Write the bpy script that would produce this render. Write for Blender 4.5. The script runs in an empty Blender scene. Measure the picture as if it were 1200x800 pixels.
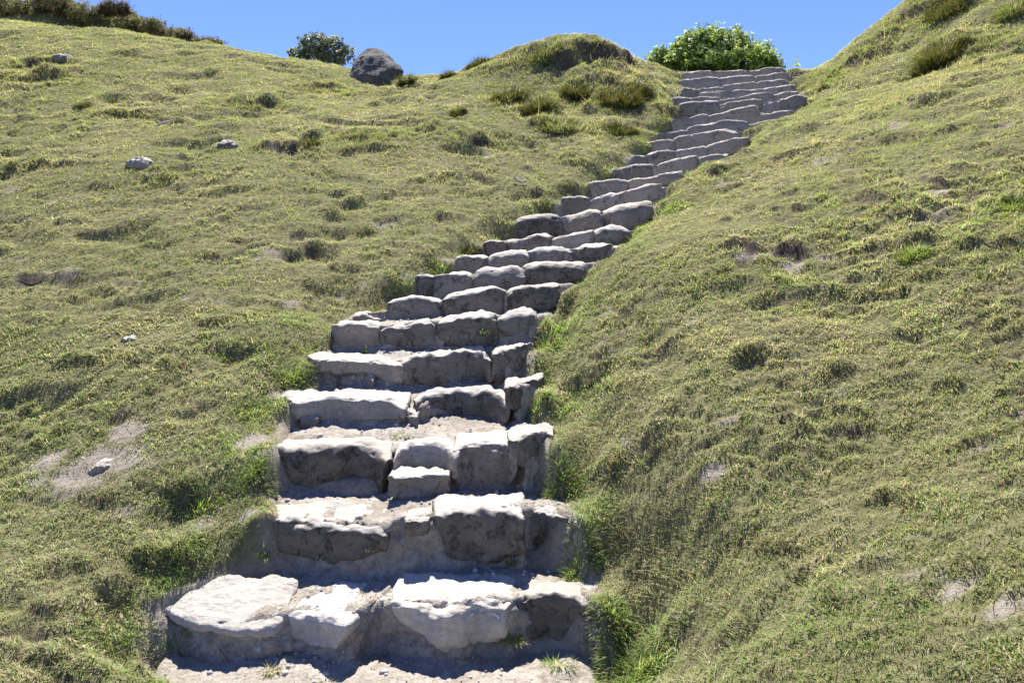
import bpy, bmesh, math, random
import numpy as np
from mathutils import Vector, noise as mnoise

random.seed(7)
rng = np.random.default_rng(11)
scene = bpy.context.scene
COL = scene.collection

# ------------------------------------------------------------------ camera frame (metres; eye 1.6 m above the foot of the stairs)
EYE = 1.6
F = 1000.0          # focal length in photo pixels (photo is 1200 wide)
HOR = 360.0         # photo row of the horizon


def W(px, py, Y):
    return ((px - 600) / F * Y, Y, EYE + (HOR - py) / F * Y)


# ------------------------------------------------------------------ numpy noise
def _hash(ix, iy, seed):
    h = (ix.astype(np.int64) * 374761393 + iy.astype(np.int64) * 668265263 + seed * 974634777) & 0xFFFFFFFF
    h = ((h ^ (h >> 13)) * 1274126177) & 0xFFFFFFFF
    h = ((h ^ (h >> 16)) * 2246822519) & 0xFFFFFFFF
    return (h ^ (h >> 15)) & 0xFFFFFFFF


def gnoise(x, y, seed=0):
    ix, iy = np.floor(x), np.floor(y)
    fx, fy = x - ix, y - iy
    u = fx * fx * fx * (fx * (fx * 6 - 15) + 10)
    v = fy * fy * fy * (fy * (fy * 6 - 15) + 10)

    def g(dx, dy):
        a = _hash(ix + dx, iy + dy, seed) / 4294967296.0 * 2 * np.pi
        return np.cos(a) * (fx - dx) + np.sin(a) * (fy - dy)
    n0 = g(0, 0) * (1 - u) + g(1, 0) * u
    n1 = g(0, 1) * (1 - u) + g(1, 1) * u
    return (n0 * (1 - v) + n1 * v) * 1.5


def fbm(x, y, seed=0, octv=3, gain=0.5):
    s, a, t = 0, 1.0, 0
    for o in range(octv):
        s = s + a * gnoise(x * 2 ** o, y * 2 ** o, seed + 17 * o)
        t += a
        a *= gain
    return s / t


def sstep(a, b, x):
    t = np.clip((x - a) / (b - a), 0, 1)
    return t * t * (3 - 2 * t)


# ------------------------------------------------------------------ scene tree helpers
def link(o):
    COL.objects.link(o)
    return o


def tag(o, label=None, cat=None, group=None, kind=None):
    if label: o['label'] = label
    if cat: o['category'] = cat
    if group: o['group'] = group
    if kind: o['kind'] = kind
    return o


def mesh_from(name, V, polys, mat, smooth=True, parent=None, loc=(0, 0, 0)):
    me = bpy.data.meshes.new(name)
    me.from_pydata([tuple(v) for v in V], [], [tuple(p) for p in polys])
    me.update()
    if smooth:
        me.polygons.foreach_set('use_smooth', [True] * len(me.polygons))
    if mat: me.materials.append(mat)
    o = bpy.data.objects.new(name, me)
    o.location = loc
    if parent: o.parent = parent
    return link(o)


def fast_mesh(name, V, polys, nside, mat, colors=None, smooth=False, parent=None, loc=(0, 0, 0)):
    """V (n,3) array, polys flat int array of nside-gons (all the same side count)"""
    me = bpy.data.meshes.new(name)
    nv, npoly = len(V), len(polys) // nside
    me.vertices.add(nv)
    me.vertices.foreach_set('co', np.ascontiguousarray(V, np.float32).ravel())
    me.loops.add(len(polys))
    me.loops.foreach_set('vertex_index', np.ascontiguousarray(polys, np.int32))
    me.polygons.add(npoly)
    me.polygons.foreach_set('loop_start', np.arange(npoly, dtype=np.int32) * nside)
    if smooth:
        me.polygons.foreach_set('use_smooth', np.ones(npoly, bool))
    me.update(calc_edges=True)
    if colors is not None:
        at = me.color_attributes.new('col', 'FLOAT_COLOR', 'POINT')
        c = np.ones((nv, 4), np.float32)
        c[:, :3] = colors
        at.data.foreach_set('color', c.ravel())
    if mat: me.materials.append(mat)
    o = bpy.data.objects.new(name, me)
    o.location = loc
    if parent: o.parent = parent
    return link(o)


# ------------------------------------------------------------------ materials
class NT:
    def __init__(s, name):
        s.m = bpy.data.materials.new(name)
        s.m.use_nodes = True
        s.t = s.m.node_tree
        s.t.nodes.clear()
        s.out = s.n('ShaderNodeOutputMaterial')

    def n(s, typ, ins=None, **kw):
        nd = s.t.nodes.new(typ)
        for k, v in kw.items(): setattr(nd, k, v)
        for k, v in (ins or {}).items():
            sk = nd.inputs[k]
            if hasattr(v, 'is_output') or isinstance(v, bpy.types.NodeSocket):
                s.t.links.new(v, sk)
            else:
                sk.default_value = v
        return nd

    def noise(s, vec, scale, detail=4, rough=0.55, dist=0.0):
        return s.n('ShaderNodeTexNoise', {'Vector': vec, 'Scale': scale, 'Detail': detail, 'Roughness': rough, 'Distortion': dist}).outputs['Fac']

    def ramp(s, fac, stops, interp='LINEAR'):
        r = s.n('ShaderNodeValToRGB', {'Fac': fac})
        cr = r.color_ramp
        cr.interpolation = interp
        while len(cr.elements) < len(stops): cr.elements.new(0.5)
        for e, (p, c) in zip(cr.elements, stops):
            e.position = p
            e.color = (c, c, c, 1) if isinstance(c, (int, float)) else (*c, 1)
        return r.outputs['Color']

    def mix(s, fac, a, b, blend='MIX'):
        n = s.n('ShaderNodeMix', data_type='RGBA', blend_type=blend)
        for sk, v in ((n.inputs[0], fac), (n.inputs[6], a), (n.inputs[7], b)):
            if isinstance(v, bpy.types.NodeSocket): s.t.links.new(v, sk)
            elif isinstance(v, tuple): sk.default_value = (*v, 1)
            else: sk.default_value = v
        return n.outputs[2]

    def math(s, op, a, b=0.0):
        n = s.n('ShaderNodeMath', operation=op)
        for sk, v in zip(n.inputs, (a, b)):
            if isinstance(v, bpy.types.NodeSocket): s.t.links.new(v, sk)
            else: sk.default_value = v
        return n.outputs[0]

    def finish(s, color, rough=0.9, bump=None, bdist=0.01, bstr=0.6, spec=0.2):
        p = s.n('ShaderNodeBsdfPrincipled')
        for k, v in (('Base Color', color), ('Roughness', rough), ('Specular IOR Level', spec)):
            if isinstance(v, bpy.types.NodeSocket): s.t.links.new(v, p.inputs[k])
            elif isinstance(v, tuple): p.inputs[k].default_value = (*v, 1)
            else: p.inputs[k].default_value = v
        if bump is not None:
            b = s.n('ShaderNodeBump', {'Height': bump, 'Distance': bdist, 'Strength': bstr})
            s.t.links.new(b.outputs[0], p.inputs['Normal'])
        s.t.links.new(p.outputs[0], s.out.inputs['Surface'])
        return s.m


def stone_material(name, lo, hi, lichen, lichen_col, dust_sun):
    m = NT(name)
    pos = m.n('ShaderNodeNewGeometry').outputs['Position']
    geo = m.n('ShaderNodeNewGeometry')
    st = m.n('ShaderNodeMapping', {'Vector': pos, 'Scale': (1, 1, 2.6)}).outputs[0]
    a = m.noise(st, 5, 6, 0.6)
    b = m.noise(pos, 38, 5, 0.65)
    c = m.noise(pos, 170, 3, 0.6)
    base = m.ramp(a, [(0.3, lo), (0.7, hi)])
    base = m.mix(m.math('MULTIPLY', m.ramp(b, [(0.42, 0.0), (0.62, 1.0)]), 0.35), base, tuple(x * 0.55 for x in lo))
    # lichen: blotches with their own outline
    lv = m.noise(pos, 11, 5, 0.7, 0.6)
    lm = m.ramp(lv, [(lichen, 0.0), (lichen + 0.07, 1.0)])
    lm = m.math('MULTIPLY', lm, m.ramp(b, [(0.35, 0.25), (0.6, 0.95)]))
    base = m.mix(lm, base, lichen_col)
    g = m.ramp(m.noise(pos, 7, 4, 0.6, 0.4), [(0.62, 0.0), (0.72, 0.45)])
    base = m.mix(g, base, (0.085, 0.085, 0.05))
    # pale trodden dust on what faces up, also painting in sunlit tops and rims
    nz = m.n('ShaderNodeSeparateXYZ', {'Vector': geo.outputs['Normal']}).outputs['Z']
    d = m.ramp(m.math('ADD', nz, m.math('MULTIPLY', m.math('SUBTRACT', b, 0.5), 0.6)), [(0.5, 0.0), (0.85, 1.0)])
    base = m.mix(m.math('MULTIPLY', d, dust_sun), base, (0.42, 0.395, 0.355))
    base = m.mix(m.math('MULTIPLY', c, 0.3), base, tuple(x * 0.6 for x in hi))
    rnd = m.n('ShaderNodeObjectInfo').outputs['Random']
    base = m.mix(1.0, base, m.ramp(rnd, [(0.0, (0.90, 0.87, 0.83)), (0.35, (1.12, 1.06, 0.96)), (0.6, (0.92, 0.92, 0.92)), (1.0, (1.18, 1.14, 1.08))]), 'MULTIPLY')
    vo = m.n('ShaderNodeTexVoronoi', {'Vector': st, 'Scale': 16.0}).outputs['Distance']
    h = m.math('ADD', m.math('MULTIPLY', b, 0.8), m.math('ADD', m.math('MULTIPLY', c, 0.22), m.math('MULTIPLY', vo, 0.5)))
    return m.finish(base, 0.92, h, 0.02, 0.75, 0.15)


M = {}
M['pale'] = stone_material('pale_stone', (0.24, 0.218, 0.19), (0.37, 0.34, 0.30), 0.60, (0.085, 0.075, 0.064), 0.85)
M['grey'] = stone_material('grey_stone', (0.155, 0.140, 0.120), (0.28, 0.255, 0.22), 0.53, (0.05, 0.045, 0.038), 0.9)
M['dark'] = stone_material('lichened_stone', (0.105, 0.095, 0.08), (0.20, 0.18, 0.155), 0.50, (0.034, 0.031, 0.026), 0.9)
M['white'] = stone_material('worn_white_stone', (0.36, 0.34, 0.31), (0.50, 0.48, 0.445), 0.68, (0.14, 0.128, 0.112), 0.9)
M['light'] = stone_material('light_grey_stone', (0.22, 0.20, 0.172), (0.36, 0.33, 0.29), 0.58, (0.075, 0.067, 0.056), 0.95)
M['mid'] = stone_material('mid_grey_stone', (0.16, 0.146, 0.125), (0.27, 0.248, 0.215), 0.55, (0.05, 0.045, 0.038), 0.95)
M['boulder'] = stone_material('boulder_stone', (0.07, 0.068, 0.063), (0.19, 0.185, 0.17), 0.50, (0.05, 0.05, 0.05), 0.0)


def dirt_material():
    m = NT('trodden_dirt')
    pos = m.n('ShaderNodeNewGeometry').outputs['Position']
    a = m.noise(pos, 3.0, 5, 0.6)
    b = m.noise(pos, 26, 6, 0.7)
    c = m.noise(pos, 210, 3, 0.7)
    base = m.ramp(a, [(0.35, (0.285, 0.247, 0.198)), (0.65, (0.43, 0.388, 0.328))])
    base = m.mix(m.ramp(b, [(0.42, 0.0), (0.66, 0.7)]), base, (0.15, 0.125, 0.10))
    base = m.mix(m.ramp(c, [(0.5, 0.0), (0.7, 0.5)]), base, (0.085, 0.073, 0.06))
    vo = m.n('ShaderNodeTexVoronoi', {'Vector': pos, 'Scale': 85.0}).outputs['Distance']
    h = m.math('ADD', b, m.math('ADD', m.math('MULTIPLY', c, 0.3), m.math('MULTIPLY', vo, 0.3)))
    return m.finish(base, 0.95, h, 0.02, 0.8, 0.1)


M['dirt'] = dirt_material()


def hill_material():
    m = NT('hillside_soil')
    pos = m.n('ShaderNodeNewGeometry').outputs['Position']
    att = m.n('ShaderNodeVertexColor', layer_name='col')
    sep = m.n('ShaderNodeSeparateColor', {'Color': att.outputs['Color']})
    a = m.noise(pos, 2.0, 5, 0.6)
    b = m.noise(pos, 24, 6, 0.7)
    c = m.noise(pos, 150, 3, 0.7)
    thatch = m.ramp(b, [(0.35, (0.10, 0.09, 0.045)), (0.55, (0.20, 0.185, 0.09)), (0.7, (0.30, 0.265, 0.16))])
    bare = m.ramp(a, [(0.3, (0.28, 0.238, 0.185)), (0.7, (0.40, 0.35, 0.285))])
    bare = m.mix(m.ramp(b, [(0.45, 0.0), (0.65, 0.6)]), bare, (0.13, 0.11, 0.085))
    soil_shade = m.ramp(b, [(0.3, (0.055, 0.042, 0.03)), (0.7, (0.12, 0.095, 0.07))])  # dark earth, deepened to stand in for shade on the cuts
    base = m.mix(sep.outputs['Red'], thatch, bare)
    base = m.mix(sep.outputs['Green'], base, soil_shade)
    h = m.math('ADD', b, m.math('MULTIPLY', c, 0.4))
    return m.finish(base, 0.95, h, 0.03, 0.9, 0.05)


M['hill'] = hill_material()


def blade_material(name, trans=0.3, rough=0.55, spec=0.25):
    m = NT(name)
    att = m.n('ShaderNodeVertexColor', layer_name='col').outputs['Color']
    p = m.n('ShaderNodeBsdfPrincipled', {'Base Color': att, 'Roughness': rough, 'Specular IOR Level': spec})
    t = m.n('ShaderNodeBsdfTranslucent', {'Color': m.mix(0.5, att, m.mix(1.0, att, (1.3, 1.25, 0.6), 'MULTIPLY'))})
    mx = m.n('ShaderNodeMixShader', {0: trans, 1: p.outputs[0], 2: t.outputs[0]})
    m.t.links.new(mx.outputs[0], m.out.inputs['Surface'])
    return m.m


M['blade'] = blade_material('grass_blade', 0.45, 0.55, 0.3)
M['leaf'] = blade_material('bush_leaf', 0.34, 0.6, 0.12)
M['petal'] = blade_material('white_petal', 0.4, 0.6, 0.2)


def plain(name, lo, hi, scale=30):
    m = NT(name)
    pos = m.n('ShaderNodeNewGeometry').outputs['Position']
    a = m.noise(pos, scale, 5, 0.65)
    return m.finish(m.ramp(a, [(0.3, lo), (0.7, hi)]), 0.9, a, 0.004, 0.6, 0.15)


M['bark'] = plain('brown_bark', (0.07, 0.055, 0.04), (0.17, 0.14, 0.11))
M['driftwood'] = plain('bleached_wood', (0.30, 0.28, 0.26), (0.50, 0.48, 0.45))
M['twig'] = plain('brown_twig', (0.16, 0.10, 0.07), (0.26, 0.17, 0.12))
M['deadleaf'] = plain('dead_leaf', (0.17, 0.12, 0.07), (0.30, 0.23, 0.15))
M['pebble'] = plain('pebble_stone', (0.24, 0.22, 0.20), (0.48, 0.45, 0.42), 45)

# ------------------------------------------------------------------ the stair rows as traced: (distance, skew, [stones])
# a stone: (top edge points, bottom edge points, material, options)
ROWS = [
 (3.75, 0.0, [
  ([(168,690),(190,712),(215,723),(260,734),(300,738),(326,730)], [(168,697),(190,720),(215,732),(260,743),(300,747),(326,740)], 'white', dict(D=.34, slope=.30, n=6, m_end=10, sink=.01, cuts=0, L='broad white slab lying tilted beside the grass, leftmost on the bottom step')),
  ([(337,718),(360,721),(385,726),(405,733),(420,722),(437,707)], [(337,743),(365,750),(392,755),(415,741),(437,724)], 'white', dict(D=.30, slope=.22, L='chunky white-topped block with an undercut pitted face on the bottom step')),
  ([(459,711),(480,709),(520,717),(540,713),(560,707),(602,712)], [(459,724),(490,736),(515,757),(560,753),(602,738)], 'white', dict(D=.34, slope=.10, L='wide pale slab with a dark overhanging lip, right of centre on the bottom step')),
  ([(604,703),(612,697),(640,694),(665,697),(690,702),(708,716)], [(605,738),(625,750),(660,758),(690,757),(708,750)], 'dark', dict(D=.26, slope=.12, n=4.5, m_end=5, L='square grey block half hidden by grass at the right end of the bottom step')),
 ]),
 (4.15, 0.0, [
  ([(303,603),(330,610),(360,612),(400,617),(445,622),(470,617)], [(305,641),(350,648),(390,655),(430,645),(470,642)], 'dark', dict(D=.34, slope=.12, L='long dark-faced stone with a cracked undercut, left part of the second step')),
  ([(474,610),(485,609),(502,608)], [(474,620),(488,622),(502,620)], 'grey', dict(D=.16, L='small square chip wedged between the two big stones of the second step')),
  ([(508,603),(530,600),(560,599),(600,601),(614,604)], [(508,648),(540,652),(570,652),(614,648)], 'dark', dict(D=.32, slope=.1, L='deep dark block with lichen stains, right of centre on the second step')),
  ([(610,602),(630,598),(650,600),(666,604),(680,614)], [(612,632),(640,642),(680,636)], 'dark', dict(D=.26, slope=.1, n=4.5, m_end=5, L='grey stone running into the grass at the right end of the second step')),
 ]),
 (4.6, 0.0, [
  ([(308,523),(340,527),(370,527),(400,525),(415,522),(440,527),(455,540)], [(315,556),(335,570),(370,582),(420,584),(455,582)], 'dark', dict(D=.36, slope=.16, n=4, L='massive block with a smooth white hollowed top, left half of the third step')),
  ([(462,534),(470,526),(480,522),(505,521),(522,524),(536,536)], [(463,553),(490,556),(515,560),(536,560)], 'pale', dict(D=.34, slope=.12, n=3, L='rounded white boulder in the middle of the third step')),
  ([(455,558),(480,557),(500,557),(525,555)], [(456,578),(480,582),(505,582),(525,574)], 'grey', dict(D=.14, dy=-.09, L='low ledge stone at the foot of the rounded white boulder')),
  ([(530,526),(545,521),(570,520),(592,521),(604,532)], [(532,560),(555,574),(580,572),(604,560)], 'grey', dict(D=.36, slope=.16, L='angular grey slab with a flat chipped face, right of centre on the third step')),
  ([(596,516),(612,513),(626,508),(640,502),(650,508)], [(598,536),(620,545),(640,540),(650,528)], 'grey', dict(D=.26, slope=.1, L='small pale-topped stone against the grass at the right end of the third step')),
 ]),
 (5.15, 0.0, [
  ([(322,466),(350,471),(380,467),(397,465),(430,469),(455,469),(473,478)], [(335,487),(370,489),(400,489),(440,487),(473,486)], 'pale', dict(D=.34, slope=.16, L='long pale ledge stone overhanging a dark hollow, left half of the fourth step')),
  ([(352,489),(362,486),(372,489)], [(352,500),(362,502),(372,500)], 'grey', dict(D=.12, dy=.06, n=2.5, L='small round stone tucked under the long pale ledge')),
  ([(467,484),(476,480),(488,486)], [(467,497),(477,500),(488,498)], 'grey', dict(D=.16, n=2.6, L='fist-sized stone in the gap at the middle of the fourth step')),
  ([(484,472),(497,463),(512,459),(540,456),(570,457),(584,463),(597,478)], [(486,502),(520,507),(560,503),(597,495)], 'dark', dict(D=.36, slope=.15, n=3.4, L='big arched stone with a dark lichened face, right half of the fourth step')),
  ([(592,455),(610,449),(624,444),(636,441)], [(594,474),(612,480),(628,474),(636,460)], 'dark', dict(D=.3, slope=.1, L='small dark stone under a grass tuft at the right end of the fourth step')),
 ]),
 (5.6, 0.0, [
  ([(360,418),(390,421),(420,422),(445,424),(470,427)], [(362,430),(395,433),(430,432),(455,445),(470,448)], 'pale', dict(D=.36, slope=.08, L='thin pale slab bridging a round rock, left end of the fifth step')),
  ([(390,440),(398,430),(412,426),(426,430),(437,442)], [(390,454),(412,457),(437,455)], 'grey', dict(D=.2, dy=-.04, n=2.6, L='round rock beneath the thin slab of the fifth step')),
  ([(470,424),(490,416),(530,411),(552,408),(567,408),(575,419)], [(470,451),(500,454),(540,450),(575,443)], 'grey', dict(D=.38, slope=.08, n=4.5, L='large smooth grey block with a white rim, middle of the fifth step')),
  ([(577,414),(590,410),(605,407),(626,401)], [(578,443),(600,449),(626,436)], 'grey', dict(D=.34, slope=.06, L='wedge-shaped stone with a brownish face at the right end of the fifth step')),
 ]),
 (6.05, .03, [
  ([(386,381),(400,378),(420,378),(446,384)], [(388,396),(405,416),(430,417),(446,412)], 'pale', dict(D=.36, slope=.06, L='white-topped crumbling stone at the left end of the sixth step')),
  ([(446,389),(465,383),(485,377),(500,377),(511,381)], [(448,410),(480,414),(511,412)], 'grey', dict(D=.34, slope=.04, L='grey stone with round dark holes, second from the left on the sixth step')),
  ([(511,376),(520,371),(550,369),(575,369),(586,373)], [(512,408),(545,407),(586,404)], 'dark', dict(D=.36, slope=.04, n=5, L='square dark-pitted block with a weed on it, sixth step')),
  ([(583,374),(595,368),(612,363),(623,364),(629,376)], [(584,386),(600,397),(620,396),(629,386)], 'grey', dict(D=.34, n=2.8, L='egg-shaped tan stone at the right end of the sixth step')),
 ]),
 (6.5, .06, [
  ([(413,371),(425,366),(440,370),(456,380)], [(413,374),(428,378),(456,387)], 'grey', dict(D=.22, n=3, L='sloping rubble stone in the dirt at the left end of the seventh step')),
  ([(451,358),(463,351),(480,348),(500,350),(517,352)], [(453,381),(480,384),(517,376)], 'grey', dict(D=.36, L='knobbly grey stone with dark stains, left side of the seventh step')),
  ([(517,353),(527,345),(550,341),(575,338),(593,342)], [(519,373),(550,371),(593,369)], 'dark', dict(D=.36, L='mossy stone streaked yellow-green, middle of the seventh step')),
  ([(595,347),(603,338),(625,334),(656,329)], [(596,368),(625,366),(656,352)], 'dark', dict(D=.36, L='dark stone slanting up into the grass, right end of the seventh step')),
 ]),
 (7.0, .10, [
  ([(486,323),(498,321),(508,326)], [(486,342),(500,345),(508,345)], 'dark', dict(D=.25, L='dark earthy stone below a grass tuft at the left end of the eighth step')),
  ([(505,327),(512,321),(530,319),(545,319),(554,326)], [(503,346),(530,346),(554,342)], 'grey', dict(D=.34, L='flat-faced split stone, left part of the eighth step')),
  ([(552,331),(558,318),(570,312),(600,311),(616,315)], [(552,342),(580,345),(616,343)], 'grey', dict(D=.38, n=3.2, L='rounded grey block with a bright top, middle of the eighth step')),
  ([(612,318),(620,308),(640,305),(670,305),(690,306)], [(613,338),(640,337),(690,322)], 'dark', dict(D=.38, n=3.6, L='broad stone with dark blotches on its face, right end of the eighth step')),
 ]),
 (7.4, .12, [
  ([(534,304),(546,299),(562,299),(573,303)], [(537,316),(555,320),(573,316)], 'grey', dict(D=.34, L='short square stone, left end of the ninth step')),
  ([(569,307),(580,297),(600,292),(616,292),(622,299)], [(571,315),(600,315),(622,312)], 'grey', dict(D=.36, n=3, L='loaf-shaped stone with a bright top, second from the left on the ninth step')),
  ([(620,297),(630,290),(650,288),(662,290),(673,298)], [(620,309),(650,309),(673,306)], 'grey', dict(D=.36, n=3, L='plain loaf-shaped stone, third from the left on the ninth step')),
  ([(675,294),(685,287),(700,285),(720,284)], [(675,308),(697,308),(720,298)], 'dark', dict(D=.36, L='dark flat-topped stone by the grass, right end of the ninth step')),
 ]),
 (7.8, .15, [
  ([(566,286),(575,281),(585,281),(594,284)], [(567,300),(580,302),(594,299)], 'dark', dict(D=.3, L='small dark stone beside a tussock, left end of the tenth step')),
  ([(593,283),(612,279),(630,273),(641,274),(652,280)], [(594,295),(620,295),(652,290)], 'grey', dict(D=.36, L='long grey stone humped to the right, second on the tenth step')),
  ([(648,281),(657,276),(680,271),(698,267)], [(652,288),(668,294),(698,286)], 'pale', dict(D=.36, L='pale stone with a sloping bright face, third on the tenth step')),
  ([(692,278),(705,267),(720,263),(731,265),(742,272)], [(694,288),(715,288),(742,279)], 'grey', dict(D=.36, n=3, L='peaked stone against the right bank on the tenth step')),
 ]),
 (8.3, .20, [
  ([(604,257),(620,252),(640,250),(654,251),(660,259)], [(604,278),(630,280),(660,275)], 'dark', dict(D=.38, n=3.2, L='dark mottled block, left end of the eleventh step')),
  ([(649,265),(662,253),(685,246),(700,244),(708,249)], [(650,276),(675,275),(708,270)], 'grey', dict(D=.4, n=3, L='smooth domed stone in the middle of the eleventh step')),
  ([(704,254),(712,244),(730,237),(766,229)], [(705,264),(720,270),(745,270),(766,256)], 'grey', dict(D=.42, n=3, L='large tapering stone under a grass clump, right end of the eleventh step')),
 ]),
 (8.8, .25, None), (9.2, .28, None), (9.65, .28, None), (10.05, .28, None), (10.45, .25, None), (10.9, .22, None),
 (11.35, .2, None), (11.85, .15, None), (12.25, .12, None), (12.7, .10, None), (13.1, .08, None), (13.5, .05, None), (13.9, .05, None),
]
UPPER = [
 [([(659,234),(668,229),(688,229),(693,235)], [(661,249),(675,251),(693,246)], 'dark'),
  ([(691,236),(700,230),(718,224),(727,228)], [(692,243),(710,243),(727,238)], 'grey'),
  ([(727,229),(735,223),(752,219),(765,214),(780,211)], [(728,239),(750,237),(780,224)], 'pale')],
 [([(691,219),(705,211),(722,207),(732,209),(738,218)], [(692,227),(715,229),(738,224)], 'dark'),
  ([(736,216),(750,208),(771,205)], [(737,222),(755,221),(771,215)], 'grey'),
  ([(771,207),(785,201),(801,197)], [(773,213),(790,212),(801,206)], 'grey')],
 [([(718,202),(730,194),(748,191),(769,191),(773,198)], [(719,208),(740,213),(773,209)], 'dark'),
  ([(772,199),(780,188),(795,184),(812,181),(822,186)], [(772,206),(795,202),(822,196)], 'grey'),
  ([(821,188),(835,180),(856,174)], [(823,193),(845,188),(856,182)], 'pale')],
 [([(740,185),(748,181),(759,185)], [(740,192),(748,193),(759,192)], 'dark'),
  ([(760,185),(768,175),(785,174),(794,179)], [(761,193),(775,194),(794,189)], 'dark'),
  ([(793,179),(800,173),(825,170),(833,176)], [(794,187),(820,187),(833,182)], 'grey'),
  ([(833,174),(842,165),(860,161),(881,156)], [(834,181),(855,178),(881,165)], 'grey')],
 [([(763,168),(775,162),(787,162),(793,169)], [(764,178),(780,178),(793,176)], 'grey'),
  ([(791,165),(798,158),(808,157),(814,161)], [(792,174),(802,174),(814,171)], 'grey'),
  ([(812,160),(830,153),(850,150),(862,151),(868,157)], [(814,172),(835,175),(868,164)], 'grey')],
 [([(770,161),(785,154),(800,151),(807,156)], [(771,166),(790,165),(807,161)], 'dark'),
  ([(805,153),(815,146),(845,140),(868,139),(878,144)], [(807,158),(830,159),(878,151)], 'grey'),
  ([(871,152),(885,143),(902,138),(914,137)], [(872,160),(890,159),(914,147)], 'dark')],
 [([(786,144),(798,139),(813,141)], [(786,154),(800,153),(813,149)], 'grey'),
  ([(811,140),(819,133),(827,132),(832,138)], [(812,148),(822,148),(832,146)], 'grey'),
  ([(830,138),(842,132),(865,125),(885,122),(891,128)], [(831,146),(860,144),(891,137)], 'grey'),
  ([(877,140),(890,134),(915,129),(934,126)], [(878,147),(905,143),(934,135)], 'pale')],
 [([(798,123),(810,118),(833,116),(843,121)], [(798,134),(820,136),(843,133)], 'dark'),
  ([(830,128),(840,124),(853,123)], [(831,135),(842,134),(853,131)], 'grey'),
  ([(851,123),(870,117),(885,115),(894,117)], [(852,130),(873,127),(894,123)], 'grey'),
  ([(891,124),(898,119),(907,118),(913,123)], [(892,134),(902,134),(913,131)], 'grey'),
  ([(911,123),(922,114),(936,110),(947,113)], [(912,131),(935,129),(947,120)], 'dark')],
 [([(789,116),(798,112),(809,115)], [(790,121),(799,122),(809,121)], 'dark'),
  ([(809,114),(825,112),(845,114)], [(810,121),(827,121),(845,119)], 'grey'),
  ([(843,119),(860,114),(880,109),(900,106),(909,110)], [(844,126),(875,122),(909,116)], 'grey'),
  ([(908,113),(922,107),(936,104)], [(910,122),(922,119),(936,113)], 'grey')],
 [([(797,105),(803,102),(812,103),(821,105)], [(799,112),(810,114),(821,113)], 'dark'),
  ([(818,111),(834,107),(850,108)], [(819,115),(835,115),(850,114)], 'pale'),
  ([(848,109),(862,105),(885,103),(898,103)], [(849,114),(875,113),(898,109)], 'grey'),
  ([(897,106),(910,100),(925,98),(934,101)], [(898,112),(915,111),(934,107)], 'grey')],
 [([(821,104),(838,101),(851,103)], [(821,109),(838,109),(851,108)], 'pale'),
  ([(849,103),(865,97),(883,95),(892,98)], [(850,107),(870,106),(892,103)], 'grey'),
  ([(890,98),(900,93),(915,92),(924,96)], [(891,104),(907,103),(924,101)], 'grey')],
 [([(796,98),(805,92),(825,89),(841,89),(847,94)], [(796,104),(820,104),(847,103)], 'grey'),
  ([(845,91),(855,88),(870,87),(887,88)], [(845,102),(865,100),(887,97)], 'grey'),
  ([(886,92),(900,86),(918,83),(926,87)], [(887,98),(905,97),(926,94)], 'grey'),
  ([(925,92),(935,89),(950,87)], [(925,98),(937,97),(950,95)], 'dark')],
 [([(799,86),(812,82),(830,81),(839,86)], [(799,95),(818,94),(839,93)], 'grey'),
  ([(838,84),(850,81),(870,80),(880,83)], [(839,93),(860,92),(880,90)], 'grey'),
  ([(879,85),(887,81),(895,83)], [(879,91),(887,91),(895,90)], 'pale'),
  ([(892,81),(903,78),(914,77),(921,81)], [(893,90),(906,89),(921,87)], 'grey')],
]
ORD = 'twelfth thirteenth fourteenth fifteenth sixteenth seventeenth eighteenth nineteenth twentieth twenty-first twenty-second twenty-third top'.split()
POSW = {3: ['left', 'middle', 'right'], 4: ['leftmost', 'second', 'third', 'rightmost'], 5: ['leftmost', 'second', 'third', 'fourth', 'rightmost']}
rows = []
ui = 0
for Y, k, st in ROWS:
    if st is None:
        st = []
        src = UPPER[ui]
        ws = [s[0][-1][0] - s[0][0][0] for s in src]
        for j, (t, b, m) in enumerate(src):
            t = [(t[0][0], t[0][1] * .35 + t[1][1] * .65)] + t[1:-1] + [(t[-1][0], t[-1][1] * .35 + t[-2][1] * .65)]
            shape = 'long' if ws[j] > 1.25 * np.mean(ws) else ('short' if ws[j] < .75 * np.mean(ws) else 'mid-sized')
            tone = {'pale': 'pale', 'grey': 'grey', 'dark': 'dark grey'}[m]
            step = 'top step below the green bush' if ORD[ui] == 'top' else ORD[ui] + ' step from the bottom'
            st.append((t, b, m, dict(D=.42, n=3.0, L='%s %s stone, %s of %d in the %s' % (shape, tone, POSW[len(src)][j], len(src), step))))
        ui += 1
    if 4 < len(rows) < 11:      # worn square: the traced ends droop less than a cobble's
        st = [([(t[0][0], t[0][1] * .55 + t[1][1] * .45)] + t[1:-1] + [(t[-1][0], t[-1][1] * .55 + t[-2][1] * .45)] if len(t) > 2 else t, b, m, o) for t, b, m, o in st]
    x0 = min(s[0][0][0] for s in st)
    x1 = max(s[0][-1][0] for s in st)
    rows.append(dict(Y=Y, k=k, st=st, x0=x0, x1=x1, xm=(x0 + x1) / 2))

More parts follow.
